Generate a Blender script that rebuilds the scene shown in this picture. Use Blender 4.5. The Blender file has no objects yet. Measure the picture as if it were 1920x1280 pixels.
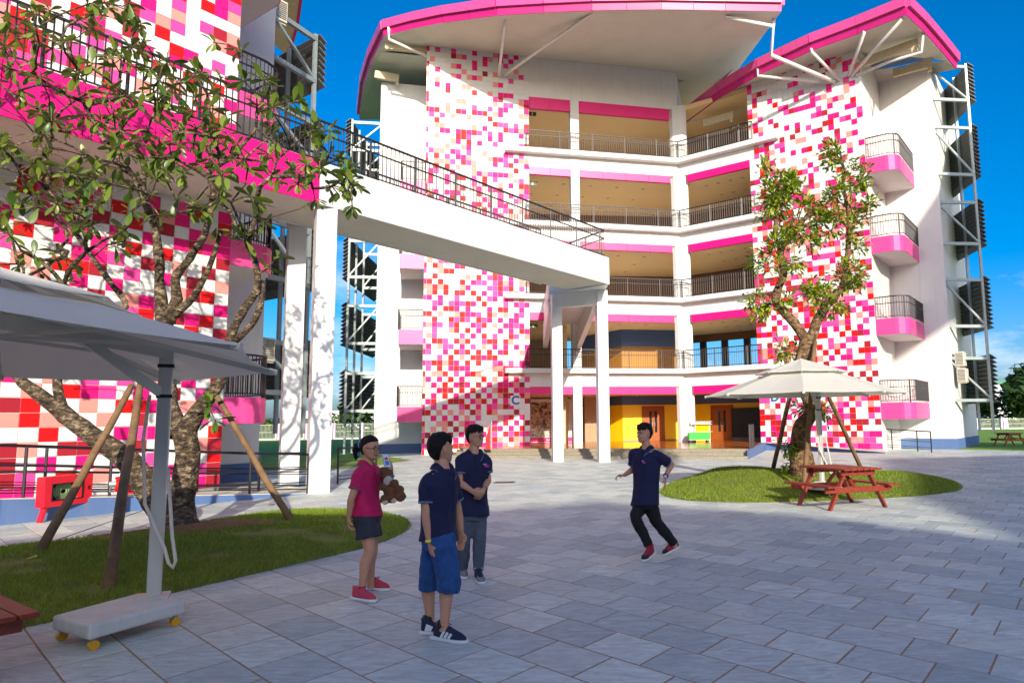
import bpy, bmesh, math, random
import numpy as np
from mathutils import Vector, Matrix, noise
random.seed(7); np.random.seed(7)
sc = bpy.context.scene
COL = sc.collection
R = math.radians

# ------------------------------------------------------------------ camera
CAM_H = 1.65; F_PX = 1322.7; PITCH = R(6.5407); ROLL = R(-.7483); CX = 138.5
_f = Vector((0, math.cos(PITCH), math.sin(PITCH))); _u0 = Vector((0, -math.sin(PITCH), math.cos(PITCH))); _x0 = Vector((1, 0, 0))
_r = math.cos(ROLL)*_x0 + math.sin(ROLL)*_u0
_u = -math.sin(ROLL)*_x0 + math.cos(ROLL)*_u0
cam_d = bpy.data.cameras.new('camera'); cam = bpy.data.objects.new('camera', cam_d); COL.objects.link(cam)
cam_d.sensor_width = 36; cam_d.lens = F_PX*36/1920; cam_d.shift_x = -CX/1920
cam_d.clip_start = .05; cam_d.clip_end = 3000
M = Matrix.Identity(4)
for i in range(3):
    M[i][0] = _r[i]; M[i][1] = _u[i]; M[i][2] = -_f[i]
M.translation = (0, 0, CAM_H)
cam.matrix_world = M
sc.camera = cam

# ------------------------------------------------------------------ light
SUN_L = Vector((-.22, .975, -.365)).normalized()
world = bpy.data.worlds.new('World'); sc.world = world; world.use_nodes = True
def setup_world():
    nt = world.node_tree; n = nt.nodes; n.clear()
    out = n.new('ShaderNodeOutputWorld'); bg = n.new('ShaderNodeBackground'); sky = n.new('ShaderNodeTexSky')
    sky.sky_type = 'NISHITA'; sky.sun_disc = False
    sky.sun_elevation = math.asin(-SUN_L.z); sky.sun_rotation = math.atan2(-SUN_L.x, -SUN_L.y)
    sky.altitude = 0; sky.air_density = .7; sky.dust_density = 2.3; sky.ozone_density = 3.0
    hs = n.new('ShaderNodeHueSaturation'); hs.inputs['Saturation'].default_value = 1.5
    nt.links.new(sky.outputs[0], hs.inputs['Color'])
    # thin clouds low over the horizon
    tc = n.new('ShaderNodeTexCoord'); mp = n.new('ShaderNodeMapping'); mp.inputs['Scale'].default_value = (1, 1, 2.6)
    nz = n.new('ShaderNodeTexNoise'); nz.inputs['Scale'].default_value = 5.5; nz.inputs['Detail'].default_value = 7; nz.inputs['Roughness'].default_value = .58
    rp = n.new('ShaderNodeValToRGB'); rp.color_ramp.elements[0].position = .52; rp.color_ramp.elements[1].position = .72
    sx = n.new('ShaderNodeSeparateXYZ'); r2 = n.new('ShaderNodeValToRGB')
    r2.color_ramp.elements[0].position = 0; r2.color_ramp.elements[0].color = (.85, .85, .85, 1)
    r2.color_ramp.elements[1].position = .34; r2.color_ramp.elements[1].color = (0, 0, 0, 1)
    mu = n.new('ShaderNodeMath'); mu.operation = 'MULTIPLY'
    mx = n.new('ShaderNodeMix'); mx.data_type = 'RGBA'; mx.inputs['B'].default_value = (5.2, 5.4, 5.8, 1)
    L = nt.links.new
    L(tc.outputs['Generated'], mp.inputs[0]); L(mp.outputs[0], nz.inputs[0]); L(nz.outputs[0], rp.inputs[0])
    L(tc.outputs['Generated'], sx.inputs[0]); L(sx.outputs[2], r2.inputs[0])
    L(rp.outputs[0], mu.inputs[0]); L(r2.outputs[0], mu.inputs[1]); L(mu.outputs[0], mx.inputs['Factor'])
    r3 = n.new('ShaderNodeValToRGB'); e = r3.color_ramp.elements; e[0].position = 0; e[0].color = (.9, .9, .9, 1); e[1].position = .42; e[1].color = (1, 1, 1, 1); q = e.new(.12); q.color = (.92, .92, .92, 1)
    dm = n.new('ShaderNodeMix'); dm.data_type = 'RGBA'; dm.blend_type = 'MULTIPLY'; dm.inputs['Factor'].default_value = 1
    L(sx.outputs[2], r3.inputs[0]); L(hs.outputs[0], dm.inputs['A']); L(r3.outputs[0], dm.inputs['B']); L(dm.outputs['Result'], mx.inputs['A']); L(mx.outputs['Result'], bg.inputs[0])
    bg.inputs[1].default_value = .15
    L(bg.outputs[0], out.inputs[0])
setup_world()
sun_d = bpy.data.lights.new('sun', 'SUN'); sun = bpy.data.objects.new('sun', sun_d); COL.objects.link(sun)
sun_d.energy = 4.1; sun_d.angle = R(.55); sun_d.color = (1, .91, .76)
sun.rotation_euler = SUN_L.to_track_quat('-Z', 'Y').to_euler(); sun.location = (10, -40, 40)
sc.view_settings.view_transform = 'Standard'; sc.view_settings.look = 'None'
sc.view_settings.exposure = .66; sc.view_settings.gamma = 1; sc.view_settings.use_curve_mapping = False
sc.render.engine = 'CYCLES'
sc.cycles.max_bounces = 8; sc.cycles.diffuse_bounces = 4

# ------------------------------------------------------------------ survey: photo pixel (1920 wide) -> place
O = Vector((0, 0, CAM_H))
def ray(x, y): return (x-960-CX)/F_PX*_r - (y-640)/F_PX*_u + _f
def G(x, y, z=0.):
    r = ray(x, y); return O + r*((z-CAM_H)/r.z)
def W(x, y, d):
    r = ray(x, y); return O + r*(d/r.y)
class Frame:
    def __init__(s, p, head):
        h = R(head); s.h = h; s.p = Vector((p[0], p[1], 0)); s.c = Vector((math.cos(h), math.sin(h), 0)); s.n = Vector((math.sin(h), -math.cos(h), 0))
    def at(s, a, o=0, z=0): return s.p + s.c*a + s.n*o + Vector((0, 0, z))
    def px(s, x, y, o=0):
        r = ray(x, y); t = (s.p + s.n*o - O).dot(s.n)/r.dot(s.n); q = O + r*t
        return (q-s.p).dot(s.c), q.z
FC = Frame(G(790.3, 853), 12.874)
P_CD = FC.at(15.09, .45)
_d = Frame(P_CD, -35.85)
FD = Frame(_d.at(0, -.45), -35.85)
FA0 = Frame(G(602, 925), 55.1)          # outer face of the high walkway
FA = Frame(FA0.at(0, -2.4), 55.1)       # tiled wall of the near block

# ------------------------------------------------------------------ materials
def lin(c): return tuple(((v/255)/12.92 if v/255 <= .04045 else ((v/255+.055)/1.055)**2.4) for v in c)
MATS = {}
def mat(name, col, rough=.6, metal=0, var=0., scale=6., bump=0., bscale=40., spec=.5, srgb=True, alpha=None, trans=0, emit=None, rnd=0., detail=4, stretch=(1, 1, 1), sss=0):
    m = bpy.data.materials.new(name); m.use_nodes = True; nt = m.node_tree; n = nt.nodes; L = nt.links.new
    b = n['Principled BSDF']; c = lin(col) if srgb else col
    b.inputs['Base Color'].default_value = (*c, 1); b.inputs['Roughness'].default_value = rough; b.inputs['Metallic'].default_value = metal
    b.inputs['Specular IOR Level'].default_value = spec
    if trans: b.inputs['Transmission Weight'].default_value = trans
    if emit: b.inputs['Emission Color'].default_value = (*lin(emit[0]), 1); b.inputs['Emission Strength'].default_value = emit[1]
    vec = None
    if var or bump:
        tc = n.new('ShaderNodeTexCoord'); mp = n.new('ShaderNodeMapping'); mp.inputs['Scale'].default_value = stretch
        geo = n.new('ShaderNodeNewGeometry'); L(geo.outputs['Position'], mp.inputs[0]); vec = mp.outputs[0]
    src = None
    if var:
        nz = n.new('ShaderNodeTexNoise'); nz.inputs['Scale'].default_value = scale; nz.inputs['Detail'].default_value = detail; nz.inputs['Roughness'].default_value = .6
        L(vec, nz.inputs[0])
        mr = n.new('ShaderNodeMapRange'); mr.inputs[1].default_value = .3; mr.inputs[2].default_value = .7; mr.inputs[3].default_value = 1-var; mr.inputs[4].default_value = 1+var
        L(nz.outputs[0], mr.inputs[0]); src = mr.outputs[0]
    if rnd:
        oi = n.new('ShaderNodeObjectInfo'); geo2 = n.new('ShaderNodeNewGeometry')
        ad = n.new('ShaderNodeMath'); ad.operation = 'ADD'; L(oi.outputs['Random'], ad.inputs[0]); L(geo2.outputs['Random Per Island'], ad.inputs[1])
        fr = n.new('ShaderNodeMath'); fr.operation = 'FRACT'; L(ad.outputs[0], fr.inputs[0])
        m2 = n.new('ShaderNodeMapRange'); m2.inputs[3].default_value = 1-rnd; m2.inputs[4].default_value = 1+rnd; L(fr.outputs[0], m2.inputs[0])
        if src:
            mm = n.new('ShaderNodeMath'); mm.operation = 'MULTIPLY'; L(src, mm.inputs[0]); L(m2.outputs[0], mm.inputs[1]); src = mm.outputs[0]
        else: src = m2.outputs[0]
    if src:
        vm = n.new('ShaderNodeVectorMath'); vm.operation = 'SCALE'; vm.inputs[0].default_value = c; L(src, vm.inputs['Scale']); L(vm.outputs[0], b.inputs['Base Color'])
    if bump:
        nb = n.new('ShaderNodeTexNoise'); nb.inputs['Scale'].default_value = bscale; nb.inputs['Detail'].default_value = 5; L(vec, nb.inputs[0])
        bp = n.new('ShaderNodeBump'); bp.inputs['Strength'].default_value = bump; bp.inputs['Distance'].default_value = .02; L(nb.outputs[0], bp.inputs['Height']); L(bp.outputs[0], b.inputs['Normal'])
    MATS[name] = m; return m
mat('white_paint', (217, 217, 212), .8, var=.035, scale=1.3, bump=.05, bscale=30)
mat('white_panel', (219, 220, 219), .4, var=.02, scale=.8)
mat('soffit', (200, 200, 184), .7, var=.05, scale=.7)
mat('ceiling', (244, 206, 152), .85, var=.03, scale=.6)  # white ceilings; warm bounce from the floors is put into this beige
mat('pink_band', (226, 14, 118), .38, var=.03, scale=1)
mat('pink_light', (230, 72, 142), .42, var=.03, scale=1)
mat('fascia', (206, 74, 138), .32, var=.04, scale=1)
mat('fascia_dark', (188, 26, 112), .4, var=.04, scale=1)
mat('plinth_blue', (84, 112, 158), .6, var=.06, scale=2)
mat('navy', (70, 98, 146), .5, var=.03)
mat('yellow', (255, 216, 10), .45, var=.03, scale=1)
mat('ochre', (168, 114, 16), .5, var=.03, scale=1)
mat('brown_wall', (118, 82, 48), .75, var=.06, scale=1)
mat('dark_rail', (38, 36, 40), .45, metal=.3)
mat('steel', (150, 160, 158), .45, metal=.35, var=.06)
mat('slat', (98, 99, 97), .6, var=.1, scale=3)
mat('stone_wall', (168, 140, 110), .7, var=.12, scale=5, stretch=(1, 1, 4))
mat('floor_wood', (168, 96, 38), .16, var=.22, scale=3, stretch=(.6, 6, 1))
mat('step_stone', (142, 134, 116), .8, var=.2, scale=9, bump=.2, bscale=60)
mat('door_wood', (158, 84, 32), .45, var=.14, scale=7, stretch=(4, 4, .6))
mat('dark_glass', (28, 36, 44), .06, spec=.8)
mat('black_cab', (34, 34, 36), .5)
TC = [(217, 216, 211), (232, 14, 118), (234, 70, 150), (228, 142, 132), (204, 10, 16), (160, 30, 46)]
TM = [mat('tile_%s' % k, c, .62, var=.025, scale=2, rnd=.03, spec=.3) for k, c in zip(('white', 'hot_pink', 'pink', 'salmon', 'red', 'dark_red'), TC)]
mat('grout', (214, 208, 200), .8)
mat('canvas', (240, 238, 228), .8, var=.03, scale=2)
def cloth_through(name, k):
    m = MATS[name]; nt = m.node_tree; n = nt.nodes; L = nt.links.new; b = n['Principled BSDF']; t = n.new('ShaderNodeBsdfTranslucent'); x = n.new('ShaderNodeMixShader'); x.inputs[0].default_value = k
    t.inputs[0].default_value = (.86, .83, .76, 1); L(b.outputs[0], x.inputs[1]); L(t.outputs[0], x.inputs[2]); L(x.outputs[0], n['Material Output'].inputs[0])
cloth_through('canvas', .48)
mat('canvas_cream', (216, 203, 172), .8)
mat('alu', (196, 198, 192), .42, metal=.3, var=.03)
mat('concrete', (206, 204, 196), .75, var=.06, scale=7, bump=.1)
mat('caster', (222, 160, 16), .45)
mat('black_plastic', (22, 22, 22), .5)
mat('table_wood', (132, 46, 24), .5, var=.2, scale=5, bump=.12, bscale=30, rnd=.12, stretch=(3, 3, 3))
mat('pole_wood', (120, 92, 62), .85, var=.3, scale=6, bump=.4, bscale=25)
mat('red_paint', (222, 24, 44), .35, var=.03)
mat('hydrant_red', (205, 14, 14), .3)
mat('green_hose', (130, 160, 110), .7, var=.15, scale=20)
mat('green_tub', (10, 190, 40), .4)
mat('soil', (110, 76, 48), .95, var=.35, scale=14, bump=.6, bscale=40)
mat('lawn_ground', (112, 118, 42), .95, var=.35, scale=2.5, bump=.4, bscale=60)
mat('far_lawn', (104, 140, 20), .95, var=.3, scale=1.2, bump=.5, bscale=20)
mat('field', (104, 116, 62), .95, var=.3, scale=.1)
mat('skin', (186, 134, 104), .55, var=.06, scale=14)
mat('skin_tan', (194, 142, 112), .55, var=.06, scale=14)
mat('hair', (13, 10, 9), .6, var=.3, scale=60, bump=.5, bscale=120, spec=.25)
mat('navy_polo', (20, 24, 62), .85, var=.12, scale=14, bump=.25, bscale=300)
mat('pink_polo', (190, 10, 88), .8, var=.1, scale=14, bump=.25, bscale=300)
mat('trim', (96, 110, 140), .8)
mat('trim_purple', (120, 80, 110), .8)
mat('grey_shorts', (44, 48, 60), .85, var=.12, scale=14)
mat('denim', (30, 74, 130), .85, var=.28, scale=18, bump=.35, bscale=200)
mat('grey_pants', (76, 84, 98), .85, var=.14, scale=12, bump=.2, bscale=200)
mat('black_pants', (14, 13, 15), .85, var=.2, scale=12)
mat('shoe_pink', (186, 62, 84), .75, var=.14, scale=60)
mat('lace_red', (126, 12, 40), .8)
mat('shoe_navy', (24, 30, 62), .75, var=.12, scale=60)
mat('shoe_black', (26, 28, 36), .75)
mat('shoe_red', (150, 28, 50), .75, var=.1, scale=60)
mat('shoe_grey', (120, 124, 128), .7)
mat('sole', (214, 216, 218), .6)
mat('sole_red', (150, 50, 50), .7)
mat('band_yellow', (236, 226, 20), .4)
mat('band_teal', (10, 116, 150), .4)
mat('scrunchie', (40, 150, 235), .6)
mat('lips', (150, 70, 64), .5)
mat('eye', (20, 14, 12), .25)
mat('eye_white', (220, 214, 206), .3)
mat('teeth', (235, 230, 220), .3)
mat('glass_rim', (40, 36, 34), .3, metal=.5)
mat('plush', (120, 82, 52), .98, var=.25, scale=40, bump=.9, bscale=160)
mat('plush_light', (206, 196, 176), .98, bump=.8, bscale=160)
mat('carton', (206, 222, 238), .4)
mat('carton_red', (206, 30, 50), .4)
mat('carton_blue', (70, 120, 190), .4)
mat('sign_white', (226, 226, 232), .5)
mat('sign_pink', (236, 190, 214), .5)
mat('sign_blue', (18, 86, 156), .5)
mat('logo_blue', (120, 150, 200), .7)
mat('logo_pink', (214, 30, 130), .7)
mat('exit_green', (24, 66, 40), .5)
mat('ac_white', (206, 200, 180), .5)
mat('beam_cream', (196, 182, 150), .6, var=.1)
mat('lamp_white', (240, 240, 238), .4)
mat('fence_mesh', (150, 160, 140), .6)
mat('far_white', (214, 220, 222), .6)
mat('far_green', (40, 130, 84), .6)
mat('hedge', (58, 92, 30), .9, var=.45, scale=2.2, bump=.8, bscale=10)
mat('tree_far', (34, 66, 24), .9, var=.4, scale=2, bump=.8, bscale=10)
mat('yellow_leaf', (196, 180, 60), .7)

def weather(name, streak, base):
    m = MATS[name]; nt = m.node_tree; n = nt.nodes; L = nt.links.new; b = n['Principled BSDF']; src = b.inputs['Base Color'].links[0].from_socket
    ge = n.new('ShaderNodeNewGeometry'); mp = n.new('ShaderNodeMapping'); mp.inputs['Scale'].default_value = (5, 5, .22); L(ge.outputs['Position'], mp.inputs[0])
    nz = n.new('ShaderNodeTexNoise'); nz.inputs['Scale'].default_value = 1; nz.inputs['Detail'].default_value = 6; nz.inputs['Roughness'].default_value = .65; L(mp.outputs[0], nz.inputs[0])
    r = n.new('ShaderNodeMapRange'); r.inputs[1].default_value = .52; r.inputs[2].default_value = .8; r.inputs[3].default_value = 0; r.inputs[4].default_value = streak; L(nz.outputs[0], r.inputs[0])
    mx = n.new('ShaderNodeMix'); mx.data_type = 'RGBA'; mx.inputs['B'].default_value = (*lin(base), 1); L(r.outputs[0], mx.inputs['Factor']); L(src, mx.inputs['A']); L(mx.outputs['Result'], b.inputs['Base Color'])
weather('white_paint', .2, (150, 142, 128)); weather('white_panel', .1, (168, 164, 156)); weather('soffit', .15, (150, 138, 124)); weather('pink_light', .25, (150, 60, 110)); weather('fascia', .25, (120, 40, 80)); weather('plinth_blue', .5, (130, 126, 120)); weather('concrete', .4, (140, 132, 120))
def leaf_mat(name, c1, c2, rough=.45, trl=.25):
    m = bpy.data.materials.new(name); m.use_nodes = True; nt = m.node_tree; n = nt.nodes; L = nt.links.new
    b = n['Principled BSDF']; b.inputs['Roughness'].default_value = rough
    oi = n.new('ShaderNodeObjectInfo'); ge = n.new('ShaderNodeNewGeometry'); ad = n.new('ShaderNodeMath'); ad.operation = 'ADD'; fr = n.new('ShaderNodeMath'); fr.operation = 'FRACT'
    L(oi.outputs['Random'], ad.inputs[0]); L(ge.outputs['Random Per Island'], ad.inputs[1]); L(ad.outputs[0], fr.inputs[0])
    rp = n.new('ShaderNodeValToRGB'); rp.color_ramp.elements[0].color = (*lin(c1), 1); rp.color_ramp.elements[1].color = (*lin(c2), 1); L(fr.outputs[0], rp.inputs[0])
    L(rp.outputs[0], b.inputs['Base Color'])
    tr = n.new('ShaderNodeBsdfTranslucent'); L(rp.outputs[0], tr.inputs[0]); mx = n.new('ShaderNodeMixShader'); mx.inputs[0].default_value = trl
    L(b.outputs[0], mx.inputs[1]); L(tr.outputs[0], mx.inputs[2]); L(mx.outputs[0], n['Material Output'].inputs[0])
    MATS[name] = m; return m
leaf_mat('leaf_big', (56, 90, 26), (122, 140, 50), .38)
leaf_mat('leaf_small', (66, 116, 14), (168, 176, 34), .5)
leaf_mat('grass_blade', (88, 126, 18), (146, 160, 44), .6, .3)
leaf_mat('hedge_leaf', (48, 84, 24), (120, 136, 48), .6, .2)
leaf_mat('dark_leaf', (26, 54, 20), (66, 92, 34), .6, .2)

def paver_mat():
    m = bpy.data.materials.new('paver'); m.use_nodes = True; nt = m.node_tree; n = nt.nodes; L = nt.links.new
    b = n['Principled BSDF']; b.inputs['Roughness'].default_value = .62
    ge = n.new('ShaderNodeNewGeometry'); oi = n.new('ShaderNodeObjectInfo')
    ad = n.new('ShaderNodeMath'); ad.operation = 'ADD'; fr = n.new('ShaderNodeMath'); fr.operation = 'FRACT'
    L(oi.outputs['Random'], ad.inputs[0]); L(ge.outputs['Random Per Island'], ad.inputs[1]); L(ad.outputs[0], fr.inputs[0])
    base = n.new('ShaderNodeValToRGB'); e = base.color_ramp.elements
    e[0].color = (*lin((166, 180, 178)), 1); e[1].color = (*lin((204, 213, 204)), 1)
    x = e.new(.5); x.color = (*lin((188, 198, 193)), 1)
    L(fr.outputs[0], base.inputs[0])
    # veins: each slab gets its own offset
    sc3 = n.new('ShaderNodeVectorMath'); sc3.operation = 'SCALE'; L(fr.outputs[0], sc3.inputs['Scale']); sc3.inputs[0].default_value = (31, 17, 9)
    av = n.new('ShaderNodeVectorMath'); av.operation = 'ADD'; L(ge.outputs['Position'], av.inputs[0]); L(sc3.outputs[0], av.inputs[1])
    mp = n.new('ShaderNodeMapping'); mp.inputs['Rotation'].default_value = (0, 0, R(-20)); mp.inputs['Scale'].default_value = (1.2, 3.4, 1); L(av.outputs[0], mp.inputs[0])
    nz = n.new('ShaderNodeTexNoise'); nz.inputs['Scale'].default_value = 3.2; nz.inputs['Detail'].default_value = 9; nz.inputs['Roughness'].default_value = .66; nz.inputs['Distortion'].default_value = 1.6; L(mp.outputs[0], nz.inputs[0])
    r1 = n.new('ShaderNodeMapRange'); r1.inputs[1].default_value = .3; r1.inputs[2].default_value = .7; r1.inputs[3].default_value = .68; r1.inputs[4].default_value = 1.2; L(nz.outputs[0], r1.inputs[0])
    vm = n.new('ShaderNodeVectorMath'); vm.operation = 'SCALE'; L(base.outputs[0], vm.inputs[0]); L(r1.outputs[0], vm.inputs['Scale'])
    # sandy wear, larger patches
    n2 = n.new('ShaderNodeTexNoise'); n2.inputs['Scale'].default_value = .9; n2.inputs['Detail'].default_value = 6; n2.inputs['Roughness'].default_value = .7; L(ge.outputs['Position'], n2.inputs[0])
    r2 = n.new('ShaderNodeMapRange'); r2.inputs[1].default_value = .5; r2.inputs[2].default_value = .8; r2.inputs[3].default_value = 0; r2.inputs[4].default_value = .5; L(n2.outputs[0], r2.inputs[0])
    mx = n.new('ShaderNodeMix'); mx.data_type = 'RGBA'; mx.inputs['B'].default_value = (*lin((204, 190, 158)), 1); L(r2.outputs[0], mx.inputs['Factor']); L(vm.outputs[0], mx.inputs['A'])
    L(mx.outputs['Result'], b.inputs['Base Color'])
    n3 = n.new('ShaderNodeTexNoise'); n3.inputs['Scale'].default_value = 55; n3.inputs['Detail'].default_value = 4; L(ge.outputs['Position'], n3.inputs[0])
    a2 = n.new('ShaderNodeMath'); a2.operation = 'ADD'; L(n3.outputs[0], a2.inputs[0]); L(nz.outputs[0], a2.inputs[1])
    bp = n.new('ShaderNodeBump'); bp.inputs['Strength'].default_value = .25; bp.inputs['Distance'].default_value = .01; L(a2.outputs[0], bp.inputs['Height']); L(bp.outputs[0], b.inputs['Normal'])
    MATS['paver'] = m
paver_mat()
mat('joint_sand', (156, 126, 98), .95, var=.25, scale=20)

def bark_mat(name, c1, c2, c3, scale):
    m = bpy.data.materials.new(name); m.use_nodes = True; nt = m.node_tree; n = nt.nodes; L = nt.links.new
    b = n['Principled BSDF']; b.inputs['Roughness'].default_value = .9
    ge = n.new('ShaderNodeNewGeometry'); mp = n.new('ShaderNodeMapping'); mp.inputs['Scale'].default_value = (1, 1, 1.7); L(ge.outputs['Position'], mp.inputs[0])
    nz = n.new('ShaderNodeTexNoise'); nz.inputs['Scale'].default_value = scale; nz.inputs['Detail'].default_value = 8; nz.inputs['Roughness'].default_value = .7; L(mp.outputs[0], nz.inputs[0])
    rp = n.new('ShaderNodeValToRGB'); e = rp.color_ramp.elements; e[0].position = .40; e[0].color = (*lin(c1), 1); e[1].position = .64; e[1].color = (*lin(c3), 1); x = e.new(.52); x.color = (*lin(c2), 1)
    L(nz.outputs[0], rp.inputs[0]); L(rp.outputs[0], b.inputs['Base Color'])
    vo = n.new('ShaderNodeTexVoronoi'); vo.inputs['Scale'].default_value = scale*2.2; L(mp.outputs[0], vo.inputs[0])
    ad = n.new('ShaderNodeMath'); ad.operation = 'ADD'; L(vo.outputs[0], ad.inputs[0]); L(nz.outputs[0], ad.inputs[1])
    bp = n.new('ShaderNodeBump'); bp.inputs['Strength'].default_value = .8; bp.inputs['Distance'].default_value = .03; L(ad.outputs[0], bp.inputs['Height']); L(bp.outputs[0], b.inputs['Normal'])
    MATS[name] = m
bark_mat('bark_pale', (38, 28, 20), (84, 68, 50), (152, 136, 108), 9)
bark_mat('bark_brown', (60, 44, 30), (112, 86, 58), (158, 128, 92), 9)

# ------------------------------------------------------------------ mesh helpers
UP = Vector((0, 0, 1))
class MB:
    def __init__(s): s.v = []; s.f = []; s.mi = []; s.cur = 0
    def _add(s, vs, fs):
        k = len(s.v); s.v += [tuple(v) for v in vs]; s.f += [tuple(k+i for i in f) for f in fs]; s.mi += [s.cur]*len(fs); return s
    def prism(s, pts, z0, z1):
        """plan polygon (counter-clockwise) pulled from z0 to z1; z may be lists"""
        n = len(pts); z0 = z0 if isinstance(z0, (list, tuple)) else [z0]*n; z1 = z1 if isinstance(z1, (list, tuple)) else [z1]*n
        a = sum(pts[i][0]*pts[(i+1) % n][1]-pts[(i+1) % n][0]*pts[i][1] for i in range(n))
        if a < 0: pts = pts[::-1]; z0 = list(z0)[::-1]; z1 = list(z1)[::-1]
        vs = [(p[0], p[1], z) for p, z in zip(pts, z0)]+[(p[0], p[1], z) for p, z in zip(pts, z1)]
        fs = [tuple(range(n-1, -1, -1)), tuple(range(n, 2*n))]+[(i, (i+1) % n, n+(i+1) % n, n+i) for i in range(n)]
        return s._add(vs, fs)
    def fbox(s, fr, a0, a1, o0, o1, z0, z1):
        return s.prism([fr.at(a0, o0)[:2], fr.at(a1, o0)[:2], fr.at(a1, o1)[:2], fr.at(a0, o1)[:2]], z0, z1)
    def box(s, x0, x1, y0, y1, z0, z1): return s.prism([(x0, y0), (x1, y0), (x1, y1), (x0, y1)], z0, z1)
    def bar(s, a, b, w, h, up=UP):
        a = Vector(a); b = Vector(b); d = (b-a).normalized(); x = d.cross(up)
        if x.length < 1e-4: x = d.cross(Vector((1, 0, 0)))
        x.normalize(); y = x.cross(d); x = x*w/2; y = y*h/2
        return s._add([a-x-y, a+x-y, a+x+y, a-x+y, b-x-y, b+x-y, b+x+y, b-x+y], [(3, 2, 1, 0), (4, 5, 6, 7), (0, 1, 5, 4), (1, 2, 6, 5), (2, 3, 7, 6), (3, 0, 4, 7)])
    def tube(s, path, rad, n=8, cap=True, sx=None):
        path = [Vector(p) for p in path]; m = len(path); rad = rad if isinstance(rad, (list, tuple)) else [rad]*m
        t0 = (path[1]-path[0]).normalized(); x = t0.cross(UP if abs(t0.z) < .9 else Vector((1, 0, 0))).normalized(); vs = []
        for i, p in enumerate(path):
            t = (path[min(i+1, m-1)]-path[max(i-1, 0)]).normalized(); x = (x - t*x.dot(t)).normalized(); y = t.cross(x)
            for k in range(n):
                a = 2*math.pi*k/n; vs.append(p+(x*math.cos(a)+y*math.sin(a))*rad[i])
        fs = [(i*n+k, i*n+(k+1) % n, (i+1)*n+(k+1) % n, (i+1)*n+k) for i in range(m-1) for k in range(n)]
        if cap: fs += [tuple(range(n-1, -1, -1)), tuple(range((m-1)*n, m*n))]
        return s._add(vs, fs)
    def rings(s, rs, n=16, cap=True, pw=1.):
        """loft through (centre, half-axis vector, half-axis vector)"""
        vs = []
        for c, ax, ay in rs:
            for k in range(n):
                a = 2*math.pi*k/n; ca, sa = math.cos(a), math.sin(a)
                ca = math.copysign(abs(ca)**pw, ca); sa = math.copysign(abs(sa)**pw, sa)
                vs.append(Vector(c)+Vector(ax)*ca+Vector(ay)*sa)
        m = len(rs)
        fs = [(i*n+k, i*n+(k+1) % n, (i+1)*n+(k+1) % n, (i+1)*n+k) for i in range(m-1) for k in range(n)]
        if cap: fs += [tuple(range(n-1, -1, -1)), tuple(range((m-1)*n, m*n))]
        return s._add(vs, fs)
    def ell(s, c, ax, ay, az, n=12, m=8):
        c, ax, ay, az = map(Vector, (c, ax, ay, az)); vs = [c-az]
        for i in range(1, m):
            t = -math.pi/2+math.pi*i/m
            for k in range(n):
                a = 2*math.pi*k/n; vs.append(c+ax*math.cos(t)*math.cos(a)+ay*math.cos(t)*math.sin(a)+az*math.sin(t))
        vs.append(c+az); e = len(vs)-1
        fs = [(0, 1+(k+1) % n, 1+k) for k in range(n)]+[(1+(i-1)*n+k, 1+(i-1)*n+(k+1) % n, 1+i*n+(k+1) % n, 1+i*n+k) for i in range(1, m-1) for k in range(n)]
        fs += [(1+(m-2)*n+k, 1+(m-2)*n+(k+1) % n, e) for k in range(n)]
        return s._add(vs, fs)
    def sph(s, c, r, n=12, m=8): return s.ell(c, (r, 0, 0), (0, r, 0), (0, 0, r), n, m)
    def quad(s, a, b, c, d): return s._add([a, b, c, d], [(0, 1, 2, 3)])
    def mesh(s, name, mats, smooth=False):
        me = bpy.data.meshes.new(name); me.from_pydata(s.v, [], s.f)
        for m in (mats if isinstance(mats, (list, tuple)) else [mats]): me.materials.append(MATS[m] if isinstance(m, str) else m)
        if any(s.mi): me.polygons.foreach_set('material_index', s.mi)
        if smooth: me.polygons.foreach_set('use_smooth', [True]*len(me.polygons))
        me.update(); return me
BASE = {}
def link(o, parent=None):
    COL.objects.link(o)
    if parent is not None:
        o.parent = parent; b = BASE.get(parent.name)
        if b is not None: o.matrix_parent_inverse = b.inverted()
    return o
def obj(name, mb, mats, parent=None, kind=None, label=None, smooth=False):
    me = mb.mesh(name, mats, smooth) if isinstance(mb, MB) else mb
    o = bpy.data.objects.new(name, me); link(o, parent)
    if kind: o['kind'] = kind
    if label: o['label'] = label
    return o
def thing(name, label, cat, loc=(0, 0, 0), group=None, rz=0):
    o = bpy.data.objects.new(name, None); COL.objects.link(o); o.location = loc; o.rotation_euler = (0, 0, rz); o.empty_display_size = .2
    o['label'] = label; o['category'] = cat
    if group: o['group'] = group
    BASE[o.name] = Matrix.Translation(Vector(loc)) @ Matrix.Rotation(rz, 4, 'Z')
    return o
def tag(o, label, cat, group=None):
    o['label'] = label; o['category'] = cat
    if group: o['group'] = group
    return o
def struct(name, mb, m, parent=None): return obj(name, mb, m, parent, kind='structure')
def bevel(o, w=.01, seg=2):
    b = o.modifiers.new('bevel', 'BEVEL'); b.width = w; b.segments = seg; b.limit_method = 'ANGLE'; return o
def dup_tree(root, loc, rz, label, group=None):
    r = root.copy(); COL.objects.link(r); r.location = loc; r.rotation_euler = (0, 0, rz); r['label'] = label
    if group: r['group'] = group
    def rec(src, dst):
        for ch in src.children:
            c = ch.copy(); COL.objects.link(c); c.parent = dst; c.matrix_parent_inverse = ch.matrix_parent_inverse.copy(); rec(ch, c)
    rec(root, r); return r
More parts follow.
